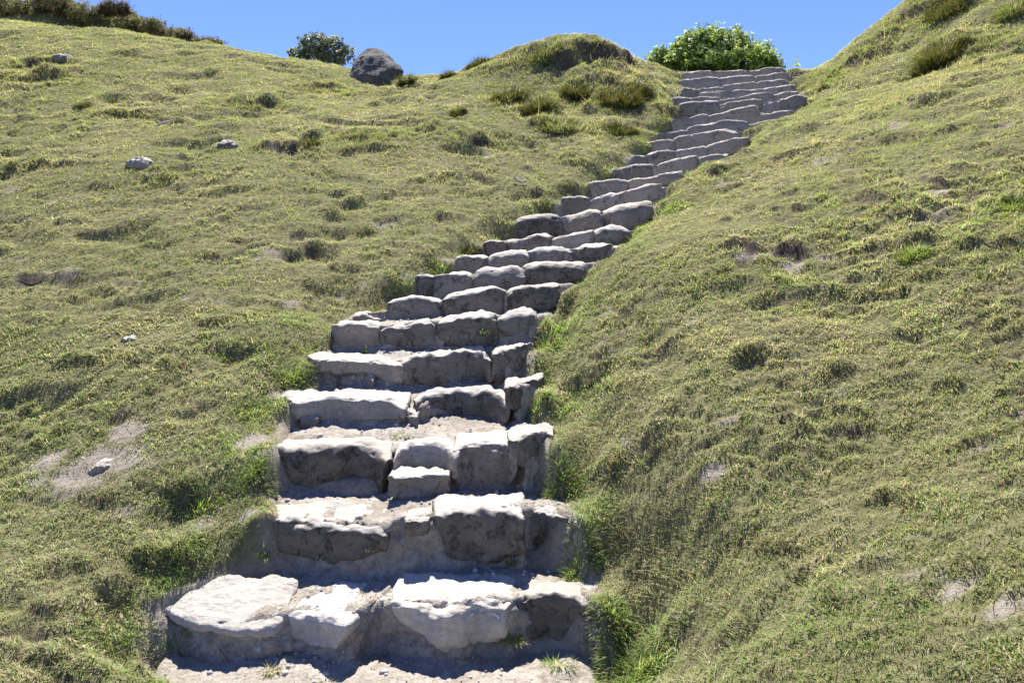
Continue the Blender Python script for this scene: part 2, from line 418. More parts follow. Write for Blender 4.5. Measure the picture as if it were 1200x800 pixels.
for r in rows:
    Y, k = r['Y'], r['k']
    xm = (r['xm'] - 600) / F * Y

    def wp(px, py, dy=0.0, r=r, Y=Y, k=k, xm=xm):      # photo point on the row's (skewed) front plane
        t = (px - 600) / F
        y = (Y + k * xm) / (1 + k * t) + dy
        return W(px, py, y)
    r['wp'] = wp
    tl = [p for s in r['st'] if not s[3].get('dy') for p in s[0]]
    r['line'] = np.polyfit([p[0] for p in tl], [p[1] for p in tl], 1)   # straight fit through the stone tops
    L = np.polyval(r['line'], r['x0']); R = np.polyval(r['line'], r['x1'])
    r['PL'] = np.array(wp(r['x0'], L)); r['PR'] = np.array(wp(r['x1'], R))
rows[0]['PL'] = np.array([-1.62, 3.75, .19])
GROUND = 0.03
BASE = {0: GROUND, 1: EYE - 1.30, 2: EYE - 1.01, 3: EYE - .70, 4: EYE - .51, 5: EYE - .30}

# ------------------------------------------------------------------ the hillside: smooth surface through surveyed points
P = []
for i, r in enumerate(rows):
    lo_e = .08 if i < 7 else .0
    P.append(r['PL'] + np.array([-.03, 0, .02 - lo_e]) if i > 1 else np.array(W(*[(160, 692, 4.06), (283, 626, 4.22)][i])))
    P.append(r['PR'] + np.array([.03, 0, .03 - lo_e * 2.2]))
for px, py, Y in [
    # left slope
    (0, 800, 3.45), (0, 620, 4.5), (0, 400, 6.3), (0, 250, 8.6), (0, 130, 11.5), (0, 60, 14.0), (0, 24, 16.3),
    (-250, 800, 3.4), (-250, 400, 6.3), (-250, 130, 11.5), (-250, 10, 16.3),
    (130, 500, 5.2), (130, 320, 7.2), (150, 190, 9.6), (150, 90, 13), (150, 37, 16.0),
    (100, 700, 3.9), (195, 765, 3.72), (225, 640, 4.22), (190, 660, 4.15), (240, 605, 4.5), (130, 682, 4.0), (230, 560, 4.6), (260, 450, 5.45), (300, 370, 6.3), (300, 250, 8.2), (300, 160, 10.4), (300, 100, 13), (300, 62, 15.6),
    (430, 290, 7.6), (430, 180, 9.9), (430, 125, 12.2), (400, 78, 15.2), (470, 100, 13.6), (490, 89, 14.8), (520, 88, 14.4),
    (560, 220, 9.1), (540, 150, 10.8), (540, 110, 12.4),
    # the knoll left of the stair head
    (560, 78, 13.6), (600, 66, 13.5), (650, 47, 13.5), (700, 50, 13.5), (740, 71, 13.4), (765, 84, 13.4), (785, 100, 13.2),
    (620, 100, 12.6), (700, 100, 12.5), (650, 140, 11.3), (720, 145, 11.2), (640, 185, 10.1), (690, 180, 10.1),
    # right bank
    (760, 800, 3.15), (800, 560, 4.1), (800, 400, 5.2), (800, 284, 6.6), (820, 232, 8.0),
    (1000, 710, 3.0), (1000, 520, 4.0), (1000, 360, 5.2), (1000, 240, 6.6), (980, 165, 8.6), (980, 118, 10.9), (975, 82, 12.8),
    (1200, 650, 2.9), (1200, 450, 4.0), (1200, 290, 5.2), (1200, 170, 6.8), (1180, 90, 8.8), (1160, 30, 11.2),
    (955, 83, 13.9), (1000, 48, 13.6), (1060, 0, 13.4), (1150, -45, 13.2), (1300, -80, 12.5), (1450, 560, 2.9), (1450, 200, 5.6), (1450, 20, 8.8),
]:
    P.append(np.array(W(px, py, Y)))
for px, py, Y in [(-250, 10, 16.3), (0, 24, 16.3), (150, 37, 16), (300, 62, 15.6), (400, 78, 15.2), (490, 89, 14.8), (560, 78, 13.6), (650, 47, 13.5),
                  (740, 66, 13.4), (830, 80, 14.2), (920, 80, 14.2), (1000, 48, 13.6), (1060, 0, 13.4), (1150, -45, 13.2), (1300, -80, 12.5)]:
    x, y, z = W(px, py, Y)
    P.append(np.array([x * (1 + 2.2 / Y), y + 2.2, z - .05]))
    P.append(np.array([x * (1 + 7 / Y), y + 7, z - .9]))
P += [np.array(p) for p in [(-.4, 3.0, -.02), (-.4, 1.5, -.12), (-.4, 0, -.25), (-2.5, 1.5, .0), (-2.5, 0, -.15), (2.2, 1.5, .45), (2.2, 0, .2), (-5, 1, .05), (5, 1, .9), (-12, 3, .6), (12, 3, 2.2), (-16, 14, 4.4), (16, 14, 6.5)]]
P = np.array(P)


def tps_U(r2):
    return 0.5 * r2 * np.log(np.maximum(r2, 1e-12))


nP = len(P)
A = np.zeros((nP + 3, nP + 3))
d2 = (P[:, None, 0] - P[None, :, 0]) ** 2 + (P[:, None, 1] - P[None, :, 1]) ** 2
A[:nP, :nP] = tps_U(d2) + np.eye(nP) * 0.02
A[:nP, nP] = 1; A[:nP, nP + 1:] = P[:, :2]
A[nP, :nP] = 1; A[nP + 1:, :nP] = P[:, :2].T
sol = np.linalg.solve(A, np.concatenate([P[:, 2], np.zeros(3)]))


def tps(x, y):
    xs, ys = x.ravel(), y.ravel()
    out = np.empty(len(xs))
    for a in range(0, len(xs), 20000):
        X, Yv = xs[a:a + 20000], ys[a:a + 20000]
        r2 = (X[:, None] - P[None, :, 0]) ** 2 + (Yv[:, None] - P[None, :, 1]) ** 2
        out[a:a + 20000] = tps_U(r2) @ sol[:nP] + sol[nP] + sol[nP + 1] * X + sol[nP + 2] * Yv
    return out.reshape(x.shape)


# stair edges as functions of distance
EL = sorted([(r['PL'][1], r['PL'][0]) for r in rows[2:]] + [(3.60, -1.42), (3.72, -1.64), (3.98, -1.72), (4.18, -1.42), (4.34, -1.25), (3.3, -1.28), (2.4, -1.25), (0, -1.2), (-6, -1.2)])
ER = sorted([(r['PR'][1], r['PR'][0]) for r in rows] + [(3.3, .36), (2.4, .34), (0, .3), (-6, .3)])
ELy, ELx = np.array(EL).T
ERy, ERx = np.array(ER).T
YTOP = rows[-1]['Y'] + .5


def stair_inside(x, y):
    """signed metres inside the stair strip (negative = outside)"""
    d = np.minimum(x - np.interp(y, ELy, ELx), np.interp(y, ERy, ERx) - x)
    return np.minimum(d, YTOP - y)


def spaced(segs):
    out = []
    for a, b, h in segs:
        n = max(1, int(round((b - a) / h)))
        out += list(np.linspace(a, b, n, endpoint=False))
    return np.array(out + [segs[-1][1]])


gx = spaced([(-260, -40, 20), (-40, -14, 1.6), (-14, -8, .12), (-8, -3.2, .05), (-3.2, 3.4, .028), (3.4, 8.5, .05), (8.5, 14, .12), (14, 40, 1.6), (40, 260, 20)])
gy = [1.4]
while gy[-1] < 18: gy.append(gy[-1] + max(.018, .0045 * gy[-1]))
gy = np.concatenate([spaced([(-160, -20, 15), (-20, -3, 1.2), (-3, 1.3, .15)]), gy, spaced([(18.15, 24, .25), (24, 60, 2), (60, 300, 20)])])
gy = np.unique(gy)
GX, GY = np.meshgrid(gx, gy)
cx, cy = np.clip(GX, -15, 15), np.clip(GY, -1.5, 21)
Z0 = tps(cx, cy)
Z0 -= .22 * np.maximum(0, -1.5 - GY) + .10 * np.maximum(0, GY - 21)
Z0 = np.maximum(Z0, -9.0)


def zsmooth(x, y):       # bilinear look-up on any grid with the same axes
    return bil(Z0, x, y)


def bil(G, x, y):
    ix = np.clip(np.searchsorted(gx, x) - 1, 0, len(gx) - 2)
    iy = np.clip(np.searchsorted(gy, y) - 1, 0, len(gy) - 2)
    fx = np.clip((x - gx[ix]) / (gx[ix + 1] - gx[ix]), 0, 1)
    fy = np.clip((y - gy[iy]) / (gy[iy + 1] - gy[iy]), 0, 1)
    return (G[iy, ix] * (1 - fx) + G[iy, ix + 1] * fx) * (1 - fy) + (G[iy + 1, ix] * (1 - fx) + G[iy + 1, ix + 1] * fx) * fy


def hit(px, py, G=None, ymin=2.2, ymax=24):
    """where the line of sight through a photo point meets the ground"""
    G = Z0 if G is None else G
    ys = np.arange(ymin, ymax, .01)
    xs = (px - 600) / F * ys
    zs = EYE + (HOR - py) / F * ys
    below = np.nonzero(zs <= bil(G, xs, ys))[0]
    j = below[0] if len(below) else np.argmin(zs - bil(G, xs, ys))
    return np.array([xs[j], ys[j], bil(G, xs[j:j + 1], ys[j:j + 1])[0]])


# little cut banks, each a step down towards the camera: photo ends, step height in photo pixels, amount of dark earth, partly painted shade
SCARPS = [
 (21,72,49,76,7,.8),(38,84,70,91,7,.5),(130,63,157,66,5,.4),(88,123,105,125,5,.3),(115,134,171,136,7,.4),(10,141,28,143,6,.5),(0,197,46,198,8,.7),
 (46,195,105,194,4,.8),(154,208,213,211,6,.2),(266,120,325,122,8,.7),(353,104,406,104,6,.8),(301,175,353,174,6,.9),(350,163,375,163,7,.1),(395,163,430,168,6,.4),
 (98,221,140,220,5,.3),(252,225,290,225,6,.4),(175,93,196,95,4,.3),(199,222,228,221,5,.2),(300,121,325,121,6,.5),(350,162,375,163,7,.2),(398,162,437,158,6,.5),
 (402,177,462,176,7,.5),(300,175,358,175,6,.9),(498,153,512,153,8,.6),(550,169,576,164,11,.9),(470,140,490,139,5,.5),(430,122,446,122,5,.6),
 (205,62,222,63,4,.3),(264,68,282,67,4,.5),(240,84,262,84,4,.3),(60,135,75,136,4,.5),(150,62,160,63,3,.3),
 (541,77,566,73,8,.7),(570,70,612,64,8,.5),(616,61,633,63,9,.8),(637,70,675,73,11,.8),(677,60,710,64,13,.9),(705,64,745,73,13,.9),(752,88,764,96,8,.8),
 (587,113,620,120,10,.4),(618,122,650,128,11,.5),(662,106,687,108,12,.3),(687,98,730,106,12,.5),(728,106,760,114,12,.6),(695,118,730,124,9,.4),(617,146,645,150,9,.4),
 (640,148,675,146,9,.4),(680,130,700,133,9,.6),(708,150,745,153,9,.3),(527,131,546,131,8,.2),(765,125,780,133,8,.5),
 (987,76,1010,70,9,.8),(1010,68,1034,60,9,.8),(1076,68,1133,66,15,.1),(1154,60,1180,60,8,.6),(1137,79,1156,76,9,.7),(1105,98,1126,97,8,.5),(1051,24,1084,14,9,.6),
 (1084,12,1142,6,9,.5),(1178,18,1200,20,10,.3),(1059,120,1100,117,8,.4),(1006,138,1030,138,5,.3),(902,186,930,182,7,.9),(930,180,960,177,7,.8),(863,180,882,178,6,.4),
 (828,207,845,203,8,.9),(845,202,862,196,8,.9),(898,247,930,247,7,.9),(928,246,956,244,7,.7),(846,290,888,298,9,1),(900,293,950,299,10,1),(1084,222,1110,217,10,1),(1108,206,1134,202,9,.9),
 (1002,228,1043,243,9,.7),(1030,258,1070,262,9,.5),(1070,262,1110,258,10,.5),(1051,294,1092,290,14,.3),(1010,290,1040,292,9,.4),(1120,290,1150,288,10,.3),(1175,242,1200,240,11,.2),(1160,288,1195,290,8,.4),(1090,160,1115,158,6,.3),
 (1128,178,1160,172,6,.5),(960,125,985,122,5,.3),(905,330,930,330,6,.3),(1060,330,1100,328,7,.3),(985,330,1005,331,6,.7),(840,262,856,260,6,.8),
 (747,517,777,514,12,.8),(694,536,731,532,10,.4),(823,740,870,745,15,.7),(777,712,805,708,11,.5),(731,638,760,634,10,.4),(972,499,1020,497,8,.5),(924,513,948,512,8,.7),
 (700,452,730,448,8,.3),(760,408,790,405,8,.6),(690,420,715,414,8,.2),(1000,664,1030,668,8,.6),(1020,580,1080,590,8,.3),(880,650,930,648,8,.3),(940,705,1000,712,10,.2),(1120,668,1150,670,8,.4),
 (840,630,880,626,9,.4),(900,560,950,556,8,.2),(1090,455,1130,452,8,.4),(1120,520,1170,518,8,.3),(960,440,1000,436,7,.3),(1040,400,1080,396,7,.3),(860,420,900,415,7,.3),(700,610,740,604,10,.3),
 (184,584,224,588,9,.4),(152,652,205,660,8,.3),(32,772,80,774,8,.4),(128,494,150,492,8,.9),(80,590,130,594,6,.5),(190,655,256,652,8,.2),(100,345,130,340,7,.5),(130,355,180,356,6,.6),
 (60,325,90,328,6,.5),(20,325,55,330,5,.9),(340,276,358,274,6,.8),(385,316,420,316,6,.3),(350,336,372,337,6,.4),(415,272,440,270,5,.2),(440,262,470,260,5,.3),(512,259,545,258,8,.6),
 (380,255,400,252,5,.5),(560,285,566,282,8,.6),(528,292,536,296,9,.5),(600,230,640,226,7,.5),(655,222,680,216,6,.6),(480,212,520,210,4,.3),(700,182,720,180,5,.3),(610,200,625,198,4,.8),(655,195,690,193,5,.2),
 (60,430,110,428,6,.3),(20,470,60,472,6,.4),(180,430,220,428,5,.3),(60,662,110,668,7,.3),(20,720,70,716,7,.3),(110,700,160,704,7,.2),(230,380,270,376,5,.3),(160,290,200,288,5,.3),(60,262,100,260,5,.4),(220,300,260,302,5,.3),
]
D = np.zeros_like(GX)
SOIL_SHADE = np.zeros_like(GX)  # exposed earth mask that also paints shade on the cut banks
TUSS = np.zeros_like(GX)
frag = fbm(GX * 4.2, GY * 3, 7, 2)
wob = .05 * fbm(GX * 3, GY * 3, 5, 3)
for px0, py0, px1, py1, hp, soil_shade in SCARPS:
    a, b = hit(px0, py0), hit(px1, py1)
    if abs(a[1] - b[1]) > 1.2: b[1] = a[1] + np.sign(b[1] - a[1]) * 1.2
    dv = b[:2] - a[:2]
    Ls = max(.05, np.hypot(*dv))
    h = hp / F * (a[1] + b[1]) / 2 * 1.15
    m0 = np.searchsorted(gx, min(a[0], b[0]) - 1.2), np.searchsorted(gx, max(a[0], b[0]) + 1.2)
    m1 = np.searchsorted(gy, min(a[1], b[1]) - 1.2), np.searchsorted(gy, max(a[1], b[1]) + 1.6)
    sl = (slice(m1[0], m1[1]), slice(*m0))
    x, y = GX[sl] - a[0], GY[sl] - a[1]
    tdir = dv / Ls
    if tdir[0] < 0: tdir = -tdir; x, y = GX[sl] - b[0], GY[sl] - b[1]
    s = (x * tdir[0] + y * tdir[1]) / Ls
    v = -x * tdir[1] + y * tdir[0] + wob[sl] * min(1.5, .5 + h * 5)      # + uphill
    taper = sstep(-.18, .22, s) * sstep(1.18, .78, s)
    taper = taper * np.clip(.9 + .7 * frag[sl], .4, 1.25)
    w = max(.03 + .10 * h, .0075 * a[1])
    h *= .8 if 520 < px0 < 790 and py0 < 160 else 1.15
    up = sstep(-w * .3, w, v) * np.exp(-np.maximum(v, 0) / (h * 3.2 + .05))
    dn = -np.exp(-np.maximum(-v, 0) / (h * 1.6 + .03)) * sstep(w, -w * .5, v) * .22
    D[sl] += h * taper * (.75 * up + dn)
    SOIL_SHADE[sl] = np.maximum(SOIL_SHADE[sl], soil_shade * taper * sstep(-.9 * h - .04, -.01, v) * sstep(w * 1.6 + .02, w * .3, v))
    TUSS[sl] = np.maximum(TUSS[sl], (1 - .9 * soil_shade) * taper * sstep(-.04, .03, v) * sstep(h * 1.1 + .06, .02, v))

ins = stair_inside(GX, GY)
away = sstep(.0, -.5, ins)
dist = np.hypot(GX, GY)
near = sstep(30, 18, np.abs(GX)) * sstep(30, 22, GY)
# rolling lumps, terracettes, turf lumps
lump = .05 * fbm(GX * .9, GY * .9, 21, 3) + .018 * fbm(GX * 2.6, GY * 3.4, 22, 3) + .016 * fbm(GX * 7, GY * 9, 23, 3)
q = Z0 / .34 + 1.5 * fbm(GX * .45, GY * .6, 31, 3) + .35 * fbm(GX * 1.9, GY * 2.3, 33, 2)
fr = q - np.floor(q)
tmask = sstep(.02, .4, fbm(GX * .9, GY * 1.2, 32, 3)) * sstep(3.5, 6.5, GY)
terr = .34 * .38 * tmask * (sstep(.72, 1.0, fr) - fr)
q2 = Z0 / .10 + 2.2 * fbm(GX * 1.3, GY * 1.7, 35, 3) + .7 * fbm(GX * 5, GY * 6, 36, 2)
fr2 = q2 - np.floor(q2)
tm2 = sstep(.05, .45, fbm(GX * 1.1, GY * 1.5, 37, 3) + .25 * fbm(GX * 4, GY * 5, 38, 2))
terr = terr + .10 * .62 * tm2 * (sstep(.78, 1.0, fr2) - fr2)
SOIL_SHADE0 = .75 * tm2 * sstep(.76, .9, fr2) * sstep(.0, .3, fbm(GX * 3, GY * 3, 39, 2)) + .5 * tmask * sstep(.72, .9, fr) * sstep(.0, .3, fbm(GX * 2, GY * 2, 40, 2))  # terracette faces darkened too, earth and painted shade together
fine = .014 * gnoise(GX * 19, GY * 22, 24) * sstep(.1, -.1, ins)
Z = Z0 + away * near * (lump + terr) + near * (D * sstep(.05, -.12, ins) + fine)
SOIL_SHADE = np.maximum(SOIL_SHADE, SOIL_SHADE0 * away)
ROUGH = np.zeros_like(GX)
for px, py, rx, ry, s in [(600,118,32,13,1),(640,128,26,13,1),(675,108,20,10,1),(725,108,36,14,1),(700,122,30,9,1),(700,150,45,7,.7),(650,145,28,8,.8),(590,74,40,5,1),(640,68,40,7,1),(710,64,34,9,1),(752,92,14,9,1),(775,120,12,14,.7),
                          (1100,62,26,12,1),(1035,45,60,12,.8),(1010,72,30,10,.9),(1115,10,50,9,1),(1160,55,30,10,.8),(1150,78,30,8,.8),(970,95,14,12,.8),(1050,118,50,7,.6),(1060,245,120,38,.75),(920,245,60,10,.8),(880,295,45,14,.8),(1110,215,50,14,1),
                          (1180,240,30,20,.7),(1040,295,70,14,.6),(930,182,45,6,.8),(845,203,30,8,.7),(740,515,55,18,.8),(715,535,45,20,.7),(690,450,40,20,.6),(850,740,60,25,.7),(770,640,60,18,.6),(700,600,45,30,.6),(760,410,50,10,.5),
                          (295,122,40,7,.6),(380,105,40,6,.8),(330,175,50,6,.7),(430,165,45,8,.7),(140,134,50,6,.6),(40,90,50,12,.8),(30,75,40,6,.7),(25,197,50,6,.7),(190,210,50,6,.6),(560,165,40,9,.7),(500,152,30,7,.6),(150,345,70,12,.5),(200,585,60,18,.7),(205,655,60,14,.6),(60,772,60,14,.6),(1000,500,80,12,.4),(1040,585,70,12,.4),(1090,670,80,16,.4)]:
    p = hit(px, py); lo, hi = hit(px, py + ry), hit(px, py - ry)
    RX, RY = rx / F * p[1], max(.06, abs(hi[1] - lo[1]) / 2)
    m0 = slice(np.searchsorted(gx, p[0] - 2 * RX), np.searchsorted(gx, p[0] + 2 * RX)); m1 = slice(np.searchsorted(gy, p[1] - 2 * RY), np.searchsorted(gy, p[1] + 2 * RY))
    ROUGH[m1, m0] = np.maximum(ROUGH[m1, m0], s * np.exp(-((GX[m1, m0] - p[0]) / RX) ** 2 - ((GY[m1, m0] - p[1]) / RY) ** 2))
PM = np.clip(.75 * sstep(.02, .42, fbm(GX * .95, GY * 1.25, 91, 4)) + ROUGH * 1.2, 0, 1) * away * near
C4 = fbm(GX * 6.5, GY * 9, 92, 3) / .6
PMH = .032 * PM * C4 * (1 + .03 * np.clip(GY - 4, 0, 12))
Z += PMH
SOIL_SHADE = np.maximum(SOIL_SHADE, .95 * PM * sstep(.12, .42, -C4))  # dark gaps painted in clump hollows, imitating shadow between tufts
# the rough brow behind the left skyline and the rough crest at the far right
brow = np.zeros_like(GX)
for px, py, Y, rx, ry, h in [(0, 0, 18.3, 1.7, 1.0, .75), (75, 0, 18.3, 1.3, 1.0, .66), (-140, 0, 18.3, 1.8, 1.0, .9), (150, 14, 18.2, 1.1, .9, .34), (215, 40, 17.8, .9, .8, .30), (255, 52, 17.3, .5, .6, .16)]:
    X0, Y0, want = W(px, py, Y)
    h = max(.05, want - bil(Z0, np.array([X0]), np.array([Y0]))[0])
    g = np.exp(-((GX - X0) / rx) ** 2 - ((GY - Y0) / ry) ** 2)
    brow = np.maximum(brow, g * h)
Z += brow * (1 + .25 * fbm(GX * 2.5, GY * 2.5, 41, 3))
# level of the trodden treads, carried a little way sideways under the turf
ZP = np.full_like(GX, np.nan)
def tread(i, x, y):
    r = rows[i]
    f = np.clip((x - r['PL'][0]) / (r['PR'][0] - r['PL'][0]), -.2, 1.2)
    return r['PL'][2] + f * (r['PR'][2] - r['PL'][2])
cur = np.where(GY < 3.0, -.03 + .0 * GY, 0.0) + np.clip(GY - 2.2, -6, 0) * .05
front = []
for i, r in enumerate(rows):
    fy = r['PL'][1] + (r['PR'][1] - r['PL'][1]) * np.clip((GX - r['PL'][0]) / (r['PR'][0] - r['PL'][0]), -.3, 1.3)
    front.append(fy)
for i, r in enumerate(rows):
    lvl = tread(i, GX, GY) - .03
    if i + 1 < len(rows):
        nb_ = (BASE[i + 1] if i + 1 in BASE else lvl + .03)
        f = np.clip((GY - front[i]) / np.maximum(front[i + 1] - front[i], .05), 0, 1)
        lvl = lvl * (1 - f) + nb_ * f
    sh = .17 * sstep(.05, -.03, ins)
    ext = np.clip(np.maximum(r['PL'][0] - GX, GX - r['PR'][0]), 0, .35) * (GY < 7)
    wgt = np.clip((GY - front[i] + sh - .02) / (.18 + 2.2 * ext), 0, 1)
    wgt = wgt * wgt * (3 - 2 * wgt)
    cur = cur + (lvl - cur) * wgt
insw = ins + .10 * fbm(GX * 2.6, GY * 2.6, 81, 3)
Z = Z + (np.minimum(cur, Z + .15) - Z) * sstep(0, 1, (insw + (.30 + .25 * (GX > -.4) * (GY < 5.4))) / (.30 + .25 * (GX > -.4) * (GY < 5.4))) * (GY < YTOP) * sstep(-3, 2, GY)
carve = sstep(.04, .16, ins)
Z -= (.2 - .1 * (GX < -1.36) * (GY > 3.6) * (GY < 4.2)) * carve

# bare ground: by the stairs and a few worn patches (photo position, photo half size)
BARE = .95 * sstep(-.02, .06, ins + .06 * fbm(GX * 5, GY * 5, 51, 3) + .10 * (GX > -.5) * sstep(5.2, 4.5, GY) * (.6 + fbm(GX * 3, GY * 3, 52, 2)))
for px, py, rx, ry, s in [(105, 553, 80, 24, .95), (152, 508, 26, 12, 1.1), (60, 540, 40, 16, .7), (282, 668, 20, 8, 1.1), (292, 597, 18, 6, 1.1), (300, 512, 22, 10, 1.1), (335, 458, 22, 7, 1.1), (150, 600, 40, 14, .5),
                          (835, 552, 22, 10, .8), (1180, 708, 34, 22, .7), (1130, 678, 40, 14, .6), (1150, 520, 40, 14, .5), (880, 300, 22, 6, .9), (930, 308, 20, 6, .9), (1100, 228, 30, 8, .7),
                          (250, 350, 60, 12, .35), (60, 322, 50, 12, .5), (430, 470, 1, 1, 0), (400, 470, 1, 1, 0), (1050, 640, 90, 20, .35), (960, 560, 60, 18, .35), (700, 615, 22, 10, .6), (420, 372, 20, 5, 1.2),
                          (480, 320, 14, 4, 1.1), (530, 297, 14, 4, 1.0), (600, 235, 8, 3, .8), (690, 222, 12, 5, 1.0), (655, 233, 10, 4, .9), (740, 180, 10, 4, .8), (770, 158, 9, 4, .8), (240, 620, 30, 20, .6), (150, 395, 60, 9, .35), (230, 690, 1, 1, 0),
                          (320, 790, 110, 22, 1.2), (600, 795, 100, 20, 1.2), (700, 745, 20, 20, .3), (160, 190, 18, 6, .5), (330, 176, 30, 5, .6), (290, 208, 16, 4, .6)]:
    p = hit(px, py)
    Yp = p[1]
    lo, hi = hit(px, py + ry), hit(px, py - ry)
    RX = rx / F * Yp
    RY = max(.04, abs(hi[1] - lo[1]) / 2)
    m0 = slice(np.searchsorted(gx, p[0] - 2.2 * RX), np.searchsorted(gx, p[0] + 2.2 * RX))
    m1 = slice(np.searchsorted(gy, p[1] - 2.2 * RY), np.searchsorted(gy, p[1] + 2.2 * RY))
    g = np.exp(-(((GX[m1, m0] - p[0]) / RX) ** 2 + ((GY[m1, m0] - p[1]) / RY) ** 2))
    BARE[m1, m0] = np.maximum(BARE[m1, m0], sstep(.28, .75, s * g + .55 * fbm(GX[m1, m0] * 6, GY[m1, m0] * 7, 53, 3) * (g > .05)))
BARE = np.maximum(BARE, .8 * sstep(.34, .62, fbm(GX * 2.2, GY * 2.8, 57, 4) + .12 * gnoise(GX * 14, GY * 15, 58)) * sstep(15, 9, GY))
BARE = np.clip(BARE, 0, 1)
GREEN = np.exp(-(np.maximum(-ins, 0) / .45) ** 2) * sstep(14.5, 9, GY)      # lusher turf along the stairs

ny, nx = GX.shape
idx = np.arange(ny * nx).reshape(ny, nx)
quads = np.stack([idx[:-1, :-1], idx[:-1, 1:], idx[1:, 1:], idx[1:, :-1]], -1).reshape(-1)
hill = fast_mesh('hillside', np.stack([GX, GY, Z], -1).reshape(-1, 3), quads, 4, M['hill'],
                 np.stack([BARE, np.clip(SOIL_SHADE, 0, 1), TUSS], -1).reshape(-1, 3), True)
tag(hill, kind='structure')

# slope normals for growing things
dZx = np.gradient(Z0, gx, axis=1)
dZy = np.gradient(Z0, gy, axis=0)


def ground(px, py):
    p = hit(px, py, Z)
    return p


# ------------------------------------------------------------------ the dirt path under the stairs
NU = 170
us = np.linspace(0, 1, NU)
prof = []       # list of (x, y, z) rows, each NU x 3


def row_curve(r, dz, dyv):
    px = r['x0'] + (r['x1'] - r['x0']) * us
    py = np.polyval(r['line'], px)
    t = (px - 600) / F
    xm = (r['xm'] - 600) / F * r['Y']
    y = (r['Y'] + r['k'] * xm) / (1 + r['k'] * t)
    z = EYE + (HOR - py) / F * y
    x = t * y
    y = y + r.get('poff', 0)
    wide = .07
    x = x + (us - .5) * 2 * wide
    return np.stack([x, y + dyv, z + dz], -1)


def flat_curve(x0, x1, y, z):
    return np.stack([x0 + (x1 - x0) * us, np.full(NU, y), np.full(NU, z)], -1)


PLAN = [.8, .75, .5, .3, .15]
for i in range(5):       # the dirt face follows the stones' fronts in plan
    r = rows[i]
    X_, O_, Z_ = [], [], []
    for t, b, m, o in r['st']:
        if o.get('dy'): continue
        tp = np.array(t, float)
        pxs = np.linspace(tp[0, 0], tp[-1, 0], 12)
        pyy = np.interp(pxs, tp[:, 0], tp[:, 1])
        z0 = r['wp'](pxs[0], pyy.max())[2]
        yp = (EYE - z0) / (pyy - HOR) * F
        X_ += list(pxs[1:-1]); Z_ += [z0] * 10; O_ += list(np.minimum(PLAN[i] * (yp - r['Y']), .5)[1:-1])
    srt = np.argsort(X_)
    po = np.interp(r['x0'] + (r['x1'] - r['x0']) * us, np.array(X_)[srt], np.array(O_)[srt])
    pz0 = np.interp(r['x0'] + (r['x1'] - r['x0']) * us, np.array(X_)[srt], np.array(Z_)[srt])
    ker = np.hanning(11); ker /= ker.sum()
    r['pz'] = np.convolve(np.pad(pz0, 5, 'edge'), ker, 'valid')
    r['poff'] = np.convolve(np.pad(po, 5, 'edge'), ker, 'valid') + .02
segs = [flat_curve(-1.5, .5, -3, -.30), flat_curve(-1.5, .5, 2.2, -.04)]
prof_pts = [(segs[0], 3), (segs[1], 26)]
for i, r in enumerate(rows):
    top = row_curve(r, -.012 if i < 6 else -.022, .045 if i < 5 else .06)
    if 'pz' in r: top[:, 2] = r['pz'] - .012 + r.get('psl', .02)
    if i in BASE:
        base = row_curve(r, 0, .0)
        off = BASE[i] - base[:, 2].mean()
        tilt = base[:, 2] - base[:, 2].mean()
        base[:, 2] = BASE[i] + tilt * (.3 if i else 0)
    else:
        pv = rows[i - 1]
        pb = row_curve(pv, .0, 0)
        base = row_curve(r, 0, .03)
        base[:, 2] = np.minimum(pb[:, 2] + .01, base[:, 2] - .06)
    prof_pts.append((base, 14 if i < 7 else 4))
    prof_pts.append((top, 9 if i < 7 else 4))
last = prof_pts[-1][0].copy()
last[:, 1] += .9; last[:, 2] += .05
prof_pts.append((last, 1))
R_ = []
for (a, n), (b, _) in zip(prof_pts[:-1], prof_pts[1:]):
    for j in range(n):
        t = j / n
        R_.append(a * (1 - t) + b * t)
R_.append(prof_pts[-1][0])
R_ = np.array(R_)
# rough it along its own normal
nrm = np.cross(np.gradient(R_, axis=1), np.gradient(R_, axis=0))
nrm /= np.maximum(np.linalg.norm(nrm, axis=2, keepdims=True), 1e-9)
px_, py_, pz_ = R_[..., 0], R_[..., 1], R_[..., 2]
amp = .05 * fbm(px_ * 3.2, py_ * 3.2 + pz_ * 4.1, 61, 3) + (.018 + .03 * (1 - np.abs(nrm[..., 2]))) * fbm(px_ * 11, pz_ * 13 + py_ * 9, 62, 4, .6) + .009 * gnoise(px_ * 40, pz_ * 43 + py_ * 39, 63)
R_ = R_ + nrm * (amp * np.clip(1.2 - py_ / 14, .35, 1))[..., None]
edge = np.minimum(us, 1 - us) * (2.0)
R_[..., 2] -= (.30 * sstep(.11, .0, edge))[None, :]
nr = len(R_)
idx = np.arange(nr * NU).reshape(nr, NU)
quads = np.stack([idx[:-1, :-1], idx[:-1, 1:], idx[1:, 1:], idx[1:, :-1]], -1).reshape(-1)
path = fast_mesh('dirt_path', R_.reshape(-1, 3), quads, 4, M['dirt'], None, True)
tag(path, kind='structure')
PATH = R_


